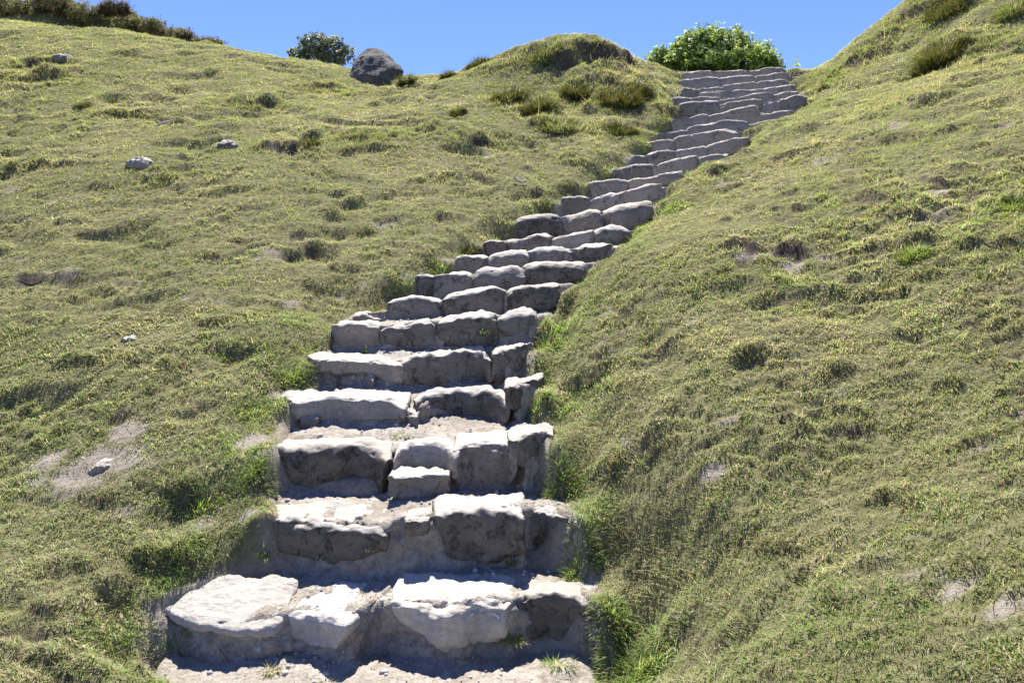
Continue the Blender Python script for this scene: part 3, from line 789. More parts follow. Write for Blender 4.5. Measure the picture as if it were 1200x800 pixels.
# ------------------------------------------------------------------ stones
def loft_stone(name, top, bot, Yat, depth, mat, seed, n=4.2, slope=.05, m_end=5.0, rough=.02, cuts=5, nu=48, nv=40, sink=.03, dy=0.0, wp=None, lean=-.05, plan=0.0, Yr=None):
    """A rock from its traced front outline: top and bottom edge (photo points on the row's plane), a depth going back, rounded, cut and roughened."""
    rs = random.Random(seed)
    tp = np.array([wp(p[0], p[1], dy + (p[2] if len(p) > 2 else 0)) for p in top]); bp = np.array([wp(p[0], p[1], dy + (p[2] if len(p) > 2 else 0)) for p in bot])
    if plan:      # seen from above: an edge that dips in the photo comes forward rather than down
        tpx = np.array(top, float)[:, :2]; bpx = np.array(bot, float)[:, :2]
        pxs = np.linspace(tpx[0, 0], tpx[-1, 0], 60)
        tpy = np.interp(pxs, tpx[:, 0], tpx[:, 1]); bpy_ = np.interp(pxs, bpx[:, 0], bpx[:, 1])
        q0 = wp(pxs[0], tpy.max(), dy)
        z0 = q0[2]
        yr = Yr + dy
        ypl = (EYE - z0) / (tpy - HOR) * F
        yy_ = np.minimum(yr + plan * (ypl - yr), yr + .5)
        tp = np.stack([(pxs - 600) / F * yy_, yy_, EYE + (HOR - tpy) / F * yy_], -1)
        bp = np.stack([(pxs - 600) / F * yy_, yy_, EYE + (HOR - bpy_) / F * yy_], -1)
    x0, x1 = min(tp[0, 0], bp[0, 0]), max(tp[-1, 0], bp[-1, 0])
    x0, x1 = x0 - .012 * (x1 - x0) - .004, x1 + .012 * (x1 - x0) + .004
    u = .5 - .5 * np.cos(np.linspace(0, np.pi, nu + 2)[1:-1]) * .999
    u = .6 * u + .4 * np.linspace(.004, .996, nu)
    xs = x0 + (x1 - x0) * u
    zt = np.interp(xs, tp[:, 0], tp[:, 2]); zb = np.interp(xs, bp[:, 0], bp[:, 2]) - sink
    ker = np.array([.25, .5, .25])
    for _ in range(2 if nu > 30 else 1):
        zt = np.convolve(np.pad(zt, 1, 'edge'), ker, 'valid')
        zb = np.convolve(np.pad(zb, 1, 'edge'), ker, 'valid')
    yf = np.interp(xs, tp[:, 0], tp[:, 1])
    if plan:
        depth = np.maximum(Yr + dy + depth - yf, .16)[:, None]
    e = np.maximum(1 - np.abs(2 * u - 1) ** m_end, 0) ** (1 / m_end)
    ang = np.linspace(0, 2 * np.pi, nv, endpoint=False)
    ca, sa = np.cos(ang), np.sin(ang)
    cs = np.sign(ca) * np.abs(ca) ** (2 / n)
    sn = np.sign(sa) * np.abs(sa) ** (2 / n)
    V = np.zeros((nu, nv, 3))
    H = (zt - zb)
    V[..., 0] = xs[:, None]
    yy = .5 + .5 * cs[None, :] * (.35 + .65 * e[:, None])
    V[..., 1] = yf[:, None] + depth * yy + (sn[None, :] * .5 + .5) * lean * H[:, None] * (1 - yy)
    V[..., 2] = (zb + .45 * H)[:, None] + np.where(sn > 0, .55, .45)[None, :] * H[:, None] * sn[None, :] * e[:, None] + slope * depth * yy * np.clip(sn + .3, 0, 1)[None, :]
    c = V.reshape(-1, 3).mean(0)
    V = V.reshape(-1, 3)
    ext = V.max(0) - V.min(0)
    # planar chips
    for _ in range(cuts):
        d = Vector((rs.uniform(-1, 1), rs.uniform(-1.0, .5), rs.uniform(-.6, .12 if plan else .35))).normalized()
        d = np.array(d)
        s = (V - c) @ d
        lim = s.max() * rs.uniform(.84, .96)
        over = np.maximum(s - lim, 0)
        V = V - np.outer(over * .85, d)
    off = Vector((seed * 3.17, seed * 1.31, seed * .77))
    size = min(ext[0], ext[2] * 1.6)
    f1, f2, f3 = 1.6 / max(size, .08), 4.5 / max(size, .08), 11 / max(size, .08)
    dirn = V - c
    dirn[:, 0] *= .5 / max(ext[0], .01) ; dirn[:, 1] /= max(ext[1], .01); dirn[:, 2] /= max(ext[2], .01)
    dirn /= np.maximum(np.linalg.norm(dirn, axis=1, keepdims=True), 1e-6)
    amp = np.empty(len(V))
    for i, v in enumerate(V):
        p = Vector((v[0], v[1], v[2] * 1.5))
        a = mnoise.noise(p * f1 + off) * 1.0 + mnoise.noise(p * f2 + off) * .55
        b = mnoise.noise(p * f3 + off)
        k = max(0.0, mnoise.noise(p * f2 * .8 - off) - .25)
        amp[i] = a + .34 * b - .9 * k
    V = V + dirn * (amp * rough * max(.5, min(1.6, size / .25)))[:, None]
    base = np.array([c[0], c[1], V[:, 2].min()])
    V -= base
    polys = []
    for i in range(nu - 1):
        for j in range(nv):
            polys.append((i * nv + j, i * nv + (j + 1) % nv, (i + 1) * nv + (j + 1) % nv, (i + 1) * nv + j))
    polys.append(tuple(reversed(range(nv))))
    polys.append(tuple((nu - 1) * nv + j for j in range(nv)))
    return mesh_from(name, V, [tuple(reversed(p)) for p in polys], mat, True, None, tuple(base))


seed = 1
for i, r in enumerate(rows):
    for t, b, m, o in r['st']:
        small = i > 9
        ob = loft_stone('step_stone', t, b, r['Y'], o.get('D', .34) + (.06 if i < 4 else 0), M[m if i < 11 else {'grey': 'light', 'dark': 'mid', 'pale': 'pale'}[m]], seed, lean=(-.05 if i < 6 else (.03 if i < 11 else .16)), n=(o.get('n', 7.0) if i < 11 else 7.5), slope=o.get('slope', .05) + (.03 if i < 5 else .0),
                        m_end=o.get('m_end', 8 if i < 11 else 11), rough=.021 if i < 6 else .014, cuts=o.get('cuts', 4 if i < 5 else 6),
                        nu=64 if i < 5 else (44 if i < 11 else 26), nv=56 if i < 5 else (40 if i < 11 else 24),
                        dy=o.get('dy', 0), wp=r['wp'], sink=o.get('sink', .03 if i < 6 else .05), plan=PLAN[i] if i < 5 else 0, Yr=r['Y'])
        tag(ob, o['L'], 'stone', 'stones forming the steps of the stairway')
        seed += 1


def rock(px, pts_top, pts_bot, depth, mat, label, cat='rock', name='rock', n=2.8, rough=.03, cuts=8, group=None, base_py=None, **kw):
    g = ground(px, base_py if base_py else pts_bot[len(pts_bot) // 2][1])
    wpf = lambda a, b, c=0.0: W(a, b, g[1] + c)
    global seed
    seed += 1
    o = loft_stone(name, pts_top, pts_bot, g[1], depth, mat, seed, n=n, rough=rough, cuts=cuts, wp=wpf, **kw)
    return tag(o, label, cat, group)


def boulder():
    g = ground(440, 101)
    Yb = g[1] + .25
    pts = [(409,93,.1),(413,78,.22),(421,64,.35),(430,57.5,.42),(441,56,.40),(448,59,.42),(458,67,.38),(467,75,.36),(473,84,.33),(470,94,.25),(455,103,.0),(436,106,-.08),(418,102,-.02),
           (431,68,.10),(446,66,.16),(456,80,.02),(427,86,-.12),(442,90,-.16),(462,88,.10),
           (424,66,.85),(452,66,.85),(468,92,.8),(414,98,.8)]
    bm = bmesh.new()
    for px, py, dy in pts: bm.verts.new(W(px, py, Yb + dy))
    r_ = bmesh.ops.convex_hull(bm, input=bm.verts)
    bmesh.ops.delete(bm, geom=[v for v in bm.verts if not v.link_faces], context='VERTS')
    bmesh.ops.bevel(bm, geom=bm.edges[:], offset=.008, segments=1, affect='EDGES', clamp_overlap=True)
    bmesh.ops.triangulate(bm, faces=bm.faces[:])
    for _ in range(3):
        bmesh.ops.subdivide_edges(bm, edges=[e for e in bm.edges if e.calc_length() > .03], cuts=1, use_grid_fill=True)
        bmesh.ops.triangulate(bm, faces=bm.faces[:])
    bm.normal_update()
    off = Vector((3.1, 8.2, 1.7))
    mv = {}
    for v in bm.verts:
        p = v.co
        a = .018 * mnoise.noise(p * 3.5 + off) + .012 * mnoise.noise(p * 9 + off) + .008 * mnoise.noise(p * 24 + off)
        k = max(0, mnoise.noise(p * 6 - off) - .3)
        mv[v] = v.normal * (a - .06 * k)
    for v, d in mv.items(): v.co += d
    base = Vector((g[0], g[1] + .4, min(v.co.z for v in bm.verts)))
    for v in bm.verts: v.co -= base
    me = bpy.data.meshes.new('boulder'); bm.to_mesh(me); bm.free()
    me.polygons.foreach_set('use_smooth', [True] * len(me.polygons))
    me.set_sharp_from_angle(angle=math.radians(22))
    me.materials.append(M['boulder'])
    o = link(bpy.data.objects.new('boulder', me)); o.location = base
    tag(o, 'large angular grey boulder standing on the skyline beside the dark bush', 'boulder')
boulder()
RG = 'loose rocks in the hillside turf'
rock(70, [(58,66),(66,61),(76,62),(82,70)], [(58,70),(70,73),(82,74)], .35, M['grey'], 'grey rock poking out of the grass high at the upper left', group=RG, sink=.06)
rock(161, [(147,188),(153,183),(164,183),(175,190)], [(147,196),(160,198),(175,196)], .25, M['pale'], 'pale flat rock in a worn hollow on the left slope', group=RG, sink=.06)
rock(263, [(251,170),(258,164),(267,162),(279,170)], [(251,172),(263,174),(279,174)], .25, M['grey'], 'two-toned rock lying above the pale flat rock on the left slope', group=RG, sink=.06)
rock(115, [(100,549),(110,543),(122,541),(130,546)], [(100,551),(115,554),(130,550)], .20, M['pale'], 'flat pale rock in the bare dirt patch at the lower left', group=RG, sink=.05)
rock(150, [(140,396),(150,394),(158,396)], [(140,398),(150,399),(158,398)], .1, M['grey'], 'tiny flat grey rock in the turf left of the fifth step', group=RG, sink=.03)
rock(165, [(156,640),(165,637),(172,641)], [(156,644),(165,646),(172,644)], .08, M['pale'], 'small pale rock in the turf above the broad white slab', group=RG, sink=.03) if False else None


# ------------------------------------------------------------------ blades: one engine for turf and tufts
def blades(root, nrm, L, Wd, az, lean, curl, two):
    """returns verts (n*k,3), tris flat"""
    n = len(root)
    dx, dy = np.cos(az), np.sin(az)
    out = np.stack([dx, dy, np.zeros(n)], -1)
    up = nrm
    side = np.stack([-dy, dx, np.zeros(n)], -1)
    d1 = up * np.cos(lean)[:, None] + out * np.sin(lean)[:, None]
    l2 = np.minimum(lean + curl, 1.9)
    d2 = up * np.cos(l2)[:, None] + out * np.sin(l2)[:, None]
    w = side * (Wd * .5)[:, None]
    if two:
        mid = root + d1 * (L * .55)[:, None]
        tip = mid + d2 * (L * .5)[:, None]
        V = np.stack([root - w, root + w, mid + w * .8, mid - w * .8, tip], 1).reshape(-1, 3)
        b = np.arange(n)[:, None] * 5
        T = (b + np.array([0, 1, 2, 0, 2, 3, 3, 2, 4])[None]).reshape(-1)
        return V, T, 5
    tip = root + d1 * (L * .5)[:, None] + d2 * (L * .5)[:, None]
    V = np.stack([root - w, root + w, tip], 1).reshape(-1, 3)
    T = np.arange(n * 3)
    return V, T, 3


def palette(fr_green, fr_straw, n):
    """blade colours: olive green, fresh green, straw, brown"""
    r = rng.random(n)
    olive = np.array([.262, .318, .082]); fresh = np.array([.21, .32, .066]); straw = np.array([.46, .415, .25]); brown = np.array([.30, .22, .14])
    c = np.empty((n, 3))
    c[:] = olive
    g = r < fr_green
    c[g] = fresh
    s = (r >= fr_green) & (r < fr_green + fr_straw)
    c[s] = straw
    b = r > .93
    c[b] = brown
    v = rng.uniform(.72, 1.28, n)[:, None]
    h = rng.normal(0, .06, (n, 3))
    return np.clip(c * v * (1 + h), .01, .6)


# candidates in bands of distance
N = 2_000_000
ybins = np.linspace(2.1, 21, 400)
dens = np.clip(23000 * (4 / ybins) ** 1.22, 900, 28000) * (1.55 * ybins + 1.6)
cdf = np.cumsum(dens); tot = np.trapezoid(dens, ybins) if hasattr(np, 'trapezoid') else np.trapz(dens, ybins)
N = int(tot)
cdf = cdf / cdf[-1]
gyv = np.interp(rng.random(N), cdf, ybins)
gxv = (rng.random(N) - .5) * (1.55 * gyv + 1.6)
bare = bil(BARE, gxv, gyv); soil_shade = bil(SOIL_SHADE, gxv, gyv); tuss = bil(TUSS, gxv, gyv); pm = bil(PM, gxv, gyv); c4 = bil(C4, gxv, gyv); rgh = bil(ROUGH, gxv, gyv); inside = stair_inside(gxv, gyv); grn = bil(GREEN, gxv, gyv)
n1 = fbm(gxv * .7, gyv * .9, 71, 4)
n2 = fbm(gxv * 4.5, gyv * 5, 72, 3)
n3 = fbm(gxv * 2.0, gyv * 2.4, 73, 3)
thin = np.clip(.92 + .6 * n2, .25, 1.0)
keep = rng.random(N) < thin * (1 - .93 * bare) * (1 - .85 * soil_shade)
keep &= inside < .05 + .05 * n2
gxv, gyv, tuss, n1, n2, n3, grn, bare, inside, pm, c4, rgh = [a[keep] for a in (gxv, gyv, tuss, n1, n2, n3, grn, bare, inside, pm, c4, rgh)]
n = len(gxv)
gz = bil(Z, gxv, gyv)
sx, sy = bil(dZx, gxv, gyv), bil(dZy, gxv, gyv)
nr_ = np.stack([-sx * .6, -sy * .6, np.ones(n)], -1)
nr_ /= np.linalg.norm(nr_, axis=1, keepdims=True)
dd = np.hypot(gxv, gyv)
browp = bil(brow, gxv, gyv)
rough_ = np.clip(tuss + 1.5 * browp + .7 * rgh * sstep(7, 10, gyv), 0, 1.2)
edge_t = np.exp(-((inside + .06) / .07) ** 2) * sstep(-.1, .25, n3)
lush = np.clip(grn * (.6 + n3), 0, 1)
L = (.020 + .014 * rng.random(n)) * (1 + .9 * np.clip(n2, -.4, 1)) * (1 + .12 * np.clip(dd / 6 - .8, 0, 2)) + .04 * rough_ * rng.uniform(.3, 1, n) + .02 * lush * rng.random(n) + .03 * edge_t * rng.random(n)
Wd = .0028 * np.maximum(1, dd / 4.2) ** .92 * rng.uniform(.7, 1.35, n) * (1 + .25 * rough_)
L = L * (1 + 1.1 * pm * np.clip(c4 + .1, 0, 1)) + .05 * np.clip(rgh, 0, 1) * sstep(7, 10, gyv) * rng.uniform(.2, 1, n)
longb = rng.random(n) < .012
L = np.where(longb, L * rng.uniform(1.6, 2.6, n), L)
az = rng.uniform(0, 2 * np.pi, n)
lean = np.clip(rng.normal(1.08, .34, n) - .35 * rough_ - .2 * edge_t, .05, 1.5)
curl = rng.uniform(.1, .9, n)
fg = np.clip(.18 + .75 * n3 + .45 * lush - .2 * sstep(6, 12, gyv), .03, .85)
fs = np.clip(.26 + .75 * n1 + .3 * n2 - .25 * lush + .25 * bare + .12 * sstep(.3, 2.5, gxv) * sstep(7, 3.5, gyv), .04, .62)
fs = np.minimum(fs, .92 - fg)
colr = palette(fg, fs, n)
colr *= (.92 + .38 * n3 + .30 * n1 + .30 * n2 + .16 * pm * c4)[:, None]  # last term darkens blades in clump hollows like shade
colr[longb] = np.array([.46, .41, .27]) * rng.uniform(.7, 1.2, (longb.sum(), 1))
dark = (rough_ * sstep(-.1, .35, n2 + .3))[:, None]
colr = colr * (1 - .55 * dark) + np.array([.06, .05, .025]) * .55 * dark
nb = gyv < 6.5
cn = rng.permutation(1)
parts_V, parts_T, parts_C = [], [], []
offv = 0
root = np.stack([gxv, gyv, gz - .004], -1)
for msk, two in ((nb, True), (~nb, False)):
    V, T, k = blades(root[msk], nr_[msk], L[msk], Wd[msk], az[msk], lean[msk], curl[msk], two)
    parts_V.append(V); parts_T.append(T + offv); offv += len(V)
    parts_C.append(np.repeat(colr[msk], k, 0))
grass = fast_mesh('grass', np.concatenate(parts_V), np.concatenate(parts_T), 3, M['blade'], np.concatenate(parts_C))
tag(grass, 'short grazed turf, olive and straw, covering the hillside', kind='stuff')
print('blades', n)


# ------------------------------------------------------------------ grass tufts, tussocks and weeds as things of their own
def tuft(name, label, cat, px, py, rpx, hpx, count, tone='green', group=None, p=None, spread=1.0):
    p = ground(px, py) if p is None else np.array(p, float)
    Yp = p[1]
    R, Hh = rpx / F * Yp, hpx / F * Yp * (1.3 if name == 'tussock' else 1)
    a = rng.uniform(0, 2 * np.pi, count)
    rr = R * np.sqrt(rng.random(count))
    x, y = rr * np.cos(a), rr * np.sin(a) * .8
    X, Yv = p[0] + x, p[1] + y
    if name == 'step_weed': z = np.zeros(count)
    else: z = bil(Z, X, Yv) - p[2]
    z = np.clip(z, -.25, .25) - .01
    up = np.tile(np.array([[0, -.12, 1.0]]), (count, 1))
    az_ = a + rng.normal(0, .7, count)
    Lb = Hh * rng.uniform(.5, 1.15, count) * (1.1 - .45 * rr / R)
    wb = np.maximum(.004, .00075 * Yp) * rng.uniform(.7, 1.3, count)
    ln = np.clip(.15 + spread * .85 * rr / R + rng.normal(0, .22, count), 0, 1.4)
    V, T, k = blades(np.stack([x, y, z], -1), up, Lb, wb, az_, ln, rng.uniform(.3, 1.1, count), True)
    if tone == 'green': c = palette(np.full(count, .55), np.full(count, .10), count)
    elif tone == 'dry': c = palette(np.full(count, .05), np.full(count, .70), count)
    elif tone == 'dark': c = palette(np.full(count, .25), np.full(count, .10), count) * np.array([.36, .31, .30])
    else: c = palette(np.full(count, .25), np.full(count, .30), count) * (.62 if name == 'tussock' else .9)
    o = fast_mesh(name, V, T, 3, M['blade'], np.repeat(c, k, 0), parent=None, loc=tuple(p))
    return tag(o, label, cat, group)


TG = 'grass tufts hanging over the edges of the stairs'
for lab, px, py, r_, h_, cnt, tone in [
    ('big shaggy grass tuft on the right of the lowest stone step', 752, 785, 52, 55, 2600, 'green'),
    ('grass tuft drooping over the square grey block of the bottom step', 718, 715, 30, 36, 1100, 'green'),
    ('leafy grass tuft at the right end of the second step', 675, 655, 26, 36, 900, 'green'),
    ('grass tuft spilling over the small pale-topped stone of the third step', 655, 545, 28, 34, 900, 'green'),
    ('bright grass tuft by the small dark stone of the fourth step', 628, 478, 16, 30, 500, 'green'),
    ('grass mound at the left end of the fifth step', 343, 440, 26, 24, 900, 'green'),
    ('grass mound at the left end of the fourth step', 300, 480, 32, 24, 1000, 'green'),
    ('tuft of grass above the left end of the second step', 235, 590, 36, 26, 1000, 'green'),
    ('grass mat overhanging the dirt beside the broad white slab', 185, 645, 34, 20, 1000, 'green'),
    ('ragged grass clump below the broad white slab at the lower left', 205, 765, 30, 30, 900, 'mixed'),
    ('dark grass tuft overhanging the eighth step at its left end', 482, 334, 22, 18, 700, 'green'),
    ('grass tuft on the bank at the left end of the third step', 296, 552, 26, 26, 1100, 'green'),
    ('grass clump on the bank between the broad white slab and the second step', 235, 625, 30, 20, 900, 'green'),
    ('matted grass creeping over the right end of the third step', 668, 570, 26, 30, 900, 'mixed'),
    ('rounded grass tuft left of the ninth step', 515, 314, 20, 16, 600, 'mixed'),
    ('dark grass tuft left of the tenth step', 553, 294, 13, 16, 500, 'dark'),
    ('bright green clump over the right end of the eleventh step', 795, 240, 22, 16, 700, 'green'),
    ('grass fringe over the dark slanting stone of the seventh step', 640, 362, 20, 20, 600, 'green'),
    ('grass fringe beside the egg-shaped tan stone', 640, 405, 20, 22, 600, 'green'),
    ('dark tuft left of the twelfth step', 640, 240, 13, 10, 350, 'dark'),
]:
    tuft('grass_tuft', lab, 'grass tuft', px, py, r_ * 1.05, h_ * .46, int(cnt * 1.5), tone, TG, spread=1.5)

SG = 'dark tussocks on the upper slopes'
for lab, px, py, r_, h_, cnt, tone in [
    ('dark bushy tussock high on the right slope', 1100, 74, 25, 22, 1500, 'dark'),
    ('upright dark tussock beside the boulder', 478, 98, 9, 14, 400, 'dark'),
    ('dark tussock on the saddle left of the knoll', 526, 90, 9, 10, 350, 'dark'),
    ('large dark tussock on the left flank of the knoll', 598, 116, 18, 15, 800, 'dark'),
    ('brown tussock in the middle of the knoll face', 632, 128, 17, 18, 800, 'dark'),
    ('round dark tussock high on the knoll face', 674, 112, 14, 15, 700, 'dark'),
    ('long dark tussock on the right of the knoll', 726, 118, 24, 18, 1000, 'dark'),
    ('shaggy tussock on the shoulder of the knoll beside the stairs', 748, 110, 14, 15, 600, 'dark'),
    ('pale-tipped tussock low on the knoll', 655, 152, 20, 14, 800, 'mixed'),
    ('dark tussock at the foot of the knoll near the stairs', 728, 156, 18, 11, 700, 'dark'),
    ('small dark tussock left of the knoll foot', 536, 134, 8, 9, 300, 'dark'),
    ('green tussock below the flat pits on the right slope', 1072, 298, 17, 16, 700, 'green'),
    ('green tussock at the right edge of the right slope', 1187, 246, 15, 13, 600, 'green'),
    ('small tussock at the right skyline close to the top step', 977, 92, 6, 8, 250, 'dark'),
    ('dark tussock on the right slope just above the stairs', 964, 104, 5, 7, 220, 'dark'),
    ('tufted crest of dark grass at the upper right', 1112, 10, 26, 14, 900, 'dark'),
    ('lighter rough clump at the upper right corner', 1185, 18, 18, 16, 700, 'mixed'),
    ('rough grass clump in the turf left of the knoll', 362, 168, 11, 9, 350, 'dark'),
    ('dark clump above the worn hollow on the far left', 96, 126, 8, 8, 300, 'dark'),
    ('yellowish tussock on the crown of the knoll', 640, 62, 16, 12, 500, 'mixed'),
    ('dark overhanging tussock at the left end of the knoll top', 560, 76, 12, 10, 400, 'dark'),
]:
    tuft('tussock', lab, 'tussock', px, py, r_, h_, cnt, tone, SG)


def path_point(px, py):
    """point of the dirt path or stones seen at a photo point"""
    dg = bpy.context.evaluated_depsgraph_get()
    o = Vector((0, 0, EYE)); d = Vector(((px - 600) / F, 1, (HOR - py) / F)).normalized()
    ok, loc, *_ = scene.ray_cast(dg, o + d * 2.0, d)
    return loc


WG = 'weeds growing between the step stones'
for lab, px, py, r_, h_, cnt, tone in [
    ('pale spiky weed on the riser of the second step', 600, 657, 6, 20, 90, 'mixed'),
    ('leafy weed beside the square grey block of the bottom step', 598, 746, 17, 17, 220, 'mixed'),
    ('tall weed at the left end of the second step', 310, 648, 7, 24, 70, 'green'),
    ('dry rusty tuft in the dirt in front of the bottom step', 316, 782, 13, 15, 220, 'dry'),
    ('small yellowish tuft at the bottom edge below the chunky block', 384, 797, 12, 14, 160, 'mixed'),
    ('little weed in the gap between the white boulder and the massive block', 472, 508, 14, 9, 150, 'green'),
    ('weed on the crumbling stone of the sixth step', 430, 412, 7, 12, 90, 'green'),
    ('trailing weed on the square dark-pitted block', 568, 388, 10, 9, 130, 'green'),
    ('low weeds at the foot of the square grey block', 655, 778, 20, 22, 260, 'green'),
    ('dry straw wisps behind the chunky block', 420, 690, 8, 7, 60, 'dry'),
    ('straw wisps on the crumbling riser of the second step', 432, 640, 9, 9, 60, 'dry'),
    ('weed in the shade under the chunky block', 352, 772, 16, 13, 160, 'dark'),
]:
    p = path_point(px, py)
    tuft('step_weed', lab, 'weed', px, py, r_, h_, cnt, tone, WG, p=(p.x, p.y - .01, p.z - .01))


# ------------------------------------------------------------------ bushes
def bush(name, label, px, base_py, Yb, lobes, leaf_len, leaf_w, n_ros, per, cols, flowers=0, trunk=True, cat='bush'):
    """lobes: (px, py, half width px, half height px) ellipses in view; depth like the width"""
    x, y, z = W(px, base_py, Yb)
    z = bil(Z, np.array([x]), np.array([y]))[0]
    root = bpy.data.objects.new(name, None); link(root)
    root.location = (x, y, z)
    root.empty_display_size = .2
    tag(root, label, cat)
    areas = np.array([l[2] * l[3] for l in lobes], float)
    pick = rng.choice(len(lobes), n_ros, p=areas / areas.sum())
    cen, nor = [], []
    for k in pick:
        lx, ly, rx, ry = lobes[k]
        c = np.array(W(lx, ly, Yb)) - np.array([x, y, z])
        R = np.array([rx / F * Yb, .75 * rx / F * Yb, ry / F * Yb])
        d = rng.normal(size=3); d /= np.linalg.norm(d)
        s = rng.uniform(.3, 1.0) ** .5 * (1 + .15 * rng.normal())
        cen.append(c + d * R * s)
        nor.append(d / R / np.linalg.norm(d / R))
    cen, nor = np.array(cen), np.array(nor)
    nor = nor * .6 + np.array([0, 0, .55]) + rng.normal(0, .25, nor.shape)
    nor /= np.linalg.norm(nor, axis=1, keepdims=True)
    nL = n_ros * per
    C = np.repeat(cen, per, 0); Nn = np.repeat(nor, per, 0)
    t = rng.normal(size=(nL, 3)); t -= (t * Nn).sum(1)[:, None] * Nn; t /= np.linalg.norm(t, axis=1, keepdims=True)
    el = rng.uniform(.1, 1.1, nL)[:, None]
    d = t * np.cos(el) + Nn * np.sin(el)
    s = np.cross(d, Nn); s /= np.maximum(np.linalg.norm(s, axis=1, keepdims=True), 1e-6)
    Ln = (leaf_len * rng.uniform(.6, 1.2, nL))[:, None]; Wn = (leaf_w * rng.uniform(.7, 1.2, nL))[:, None]
    C = C + rng.normal(0, leaf_len * .25, C.shape)
    b = C; m1 = C + d * Ln * .5 + s * Wn * .5; m2 = C + d * Ln * .5 - s * Wn * .5; tip = C + d * Ln - Nn * Ln * .18
    V = np.stack([b, m1, tip, m2], 1).reshape(-1, 3)
    T = np.arange(nL * 4)
    ci = rng.choice(len(cols), n_ros)
    cc = np.repeat(np.array(cols)[ci], per, 0) * rng.uniform(.75, 1.25, nL)[:, None]
    fo = fast_mesh('foliage', V, T, 4, M['leaf'], np.repeat(cc, 4, 0), parent=root)
    if trunk:      # a few real stems inside
        SV, SP = [], []
        for k in range(9):
            a = np.array([rng.normal(0, .08), rng.normal(0, .08), -.1])
            e = cen[rng.integers(n_ros)] * .8
            mid = (a + e) / 2 + rng.normal(0, .06, 3)
            for q0, q1, r0, r1 in ((a, mid, .03, .02), (mid, e, .02, .008)):
                i0 = len(SV)
                for (q, rr) in ((q0, r0), (q1, r1)):
                    for j in range(6):
                        SV.append((q[0] + rr * math.cos(j * math.pi / 3), q[1] + rr * math.sin(j * math.pi / 3), q[2]))
                for j in range(6):
                    SP.append((i0 + j, i0 + (j + 1) % 6, i0 + 6 + (j + 1) % 6, i0 + 6 + j))
        mesh_from('stem', SV, SP, M['bark'], True, root)
    if flowers:
        top = np.argsort(-(cen[:, 2] + .15 * rng.normal(size=n_ros)))[:int(n_ros * .55)]
        sel = rng.choice(top, flowers, replace=False)
        c = cen[sel] + nor[sel] * leaf_len * .7
        FV, FT = [], []
        for p_, nn in zip(c, nor[sel]):
            k = 5
            t0 = np.cross(nn, [.3, .5, .8]); t0 /= np.linalg.norm(t0); s0 = np.cross(nn, t0)
            for j in range(k):
                a = 2 * math.pi * j / k + rng.random()
                dv = t0 * math.cos(a) + s0 * math.sin(a)
                sv = np.cross(dv, nn)
                l = .036 * rng.uniform(.7, 1.3)
                i0 = len(FV)
                FV += [p_, p_ + dv * l * .6 + sv * l * .35 + nn * .01, p_ + dv * l + nn * .02, p_ + dv * l * .6 - sv * l * .35 + nn * .01]
                FT += [i0, i0 + 1, i0 + 2, i0 + 3]
        fl = fast_mesh('blossom', np.array(FV), np.array(FT), 4, M['petal'], np.tile(np.array([[.72, .72, .66]]), (len(FV), 1)), parent=root)
        tag(fl, 'scattered small white blossoms', kind='stuff')
    return root


bush('flowering_bush', 'rounded bright green bush with white blossoms behind the top step', 838, 88, 15.3,
     [(835,62,48,27),(800,70,36,18),(775,76,22,12),(880,70,34,18),(855,56,28,20),(820,52,24,16),(845,78,74,16),(897,76,20,14)],
     .10, .036, 2100, 9, [(.28,.38,.08),(.19,.30,.06),(.36,.44,.13),(.11,.18,.045)], flowers=280)
bush('evergreen_bush', 'dark grey-green leathery bush on the skyline left of the boulder', 378, 78, 16.6,
     [(366,58,20,14),(388,58,18,15),(376,50,14,9),(402,66,13,11),(350,63,11,8),(386,66,26,12),(392,48,6,6),(360,50,8,7),(410,64,5,8)],
     .075, .05, 420, 8, [(.16,.20,.12),(.12,.16,.09),(.23,.27,.18),(.32,.35,.26)])
# scrub along the brow at the upper left
SB = 'low scrub on the brow at the upper left'
for lab, px, py, rx, ry, cols in [
    ('olive scrub at the very top left corner', 15, 8, 26, 13, 0), ('dark scrub beside the olive corner scrub on the left brow', 62, 6, 24, 11, 1),
    ('tall greenish scrub in the middle of the left brow', 100, 16, 24, 12, 0), ('dark brown scrub cresting the left brow', 135, 10, 18, 8, 1),
    ('thin scrub where the left brow starts to fall', 170, 30, 24, 8, 0), ('brownish scrub low on the left brow', 205, 42, 22, 7, 1), ('last low scrub at the right end of the left brow', 243, 51, 18, 5, 0)]:
    c0 = [(.16,.165,.06),(.20,.18,.085),(.12,.13,.045),(.26,.23,.13)] if cols == 0 else [(.12,.095,.055),(.16,.13,.08),(.09,.095,.04),(.19,.16,.10)]
    bush('scrub', lab, px, py + ry, 17.3, [(px, py, rx, ry), (px - rx * .5, py + 2, rx * .5, ry * .8), (px + rx * .5, py + 2, rx * .5, ry * .7)],
         .075, .016, 430, 9, c0, trunk=False, cat='scrub')['group'] = SB


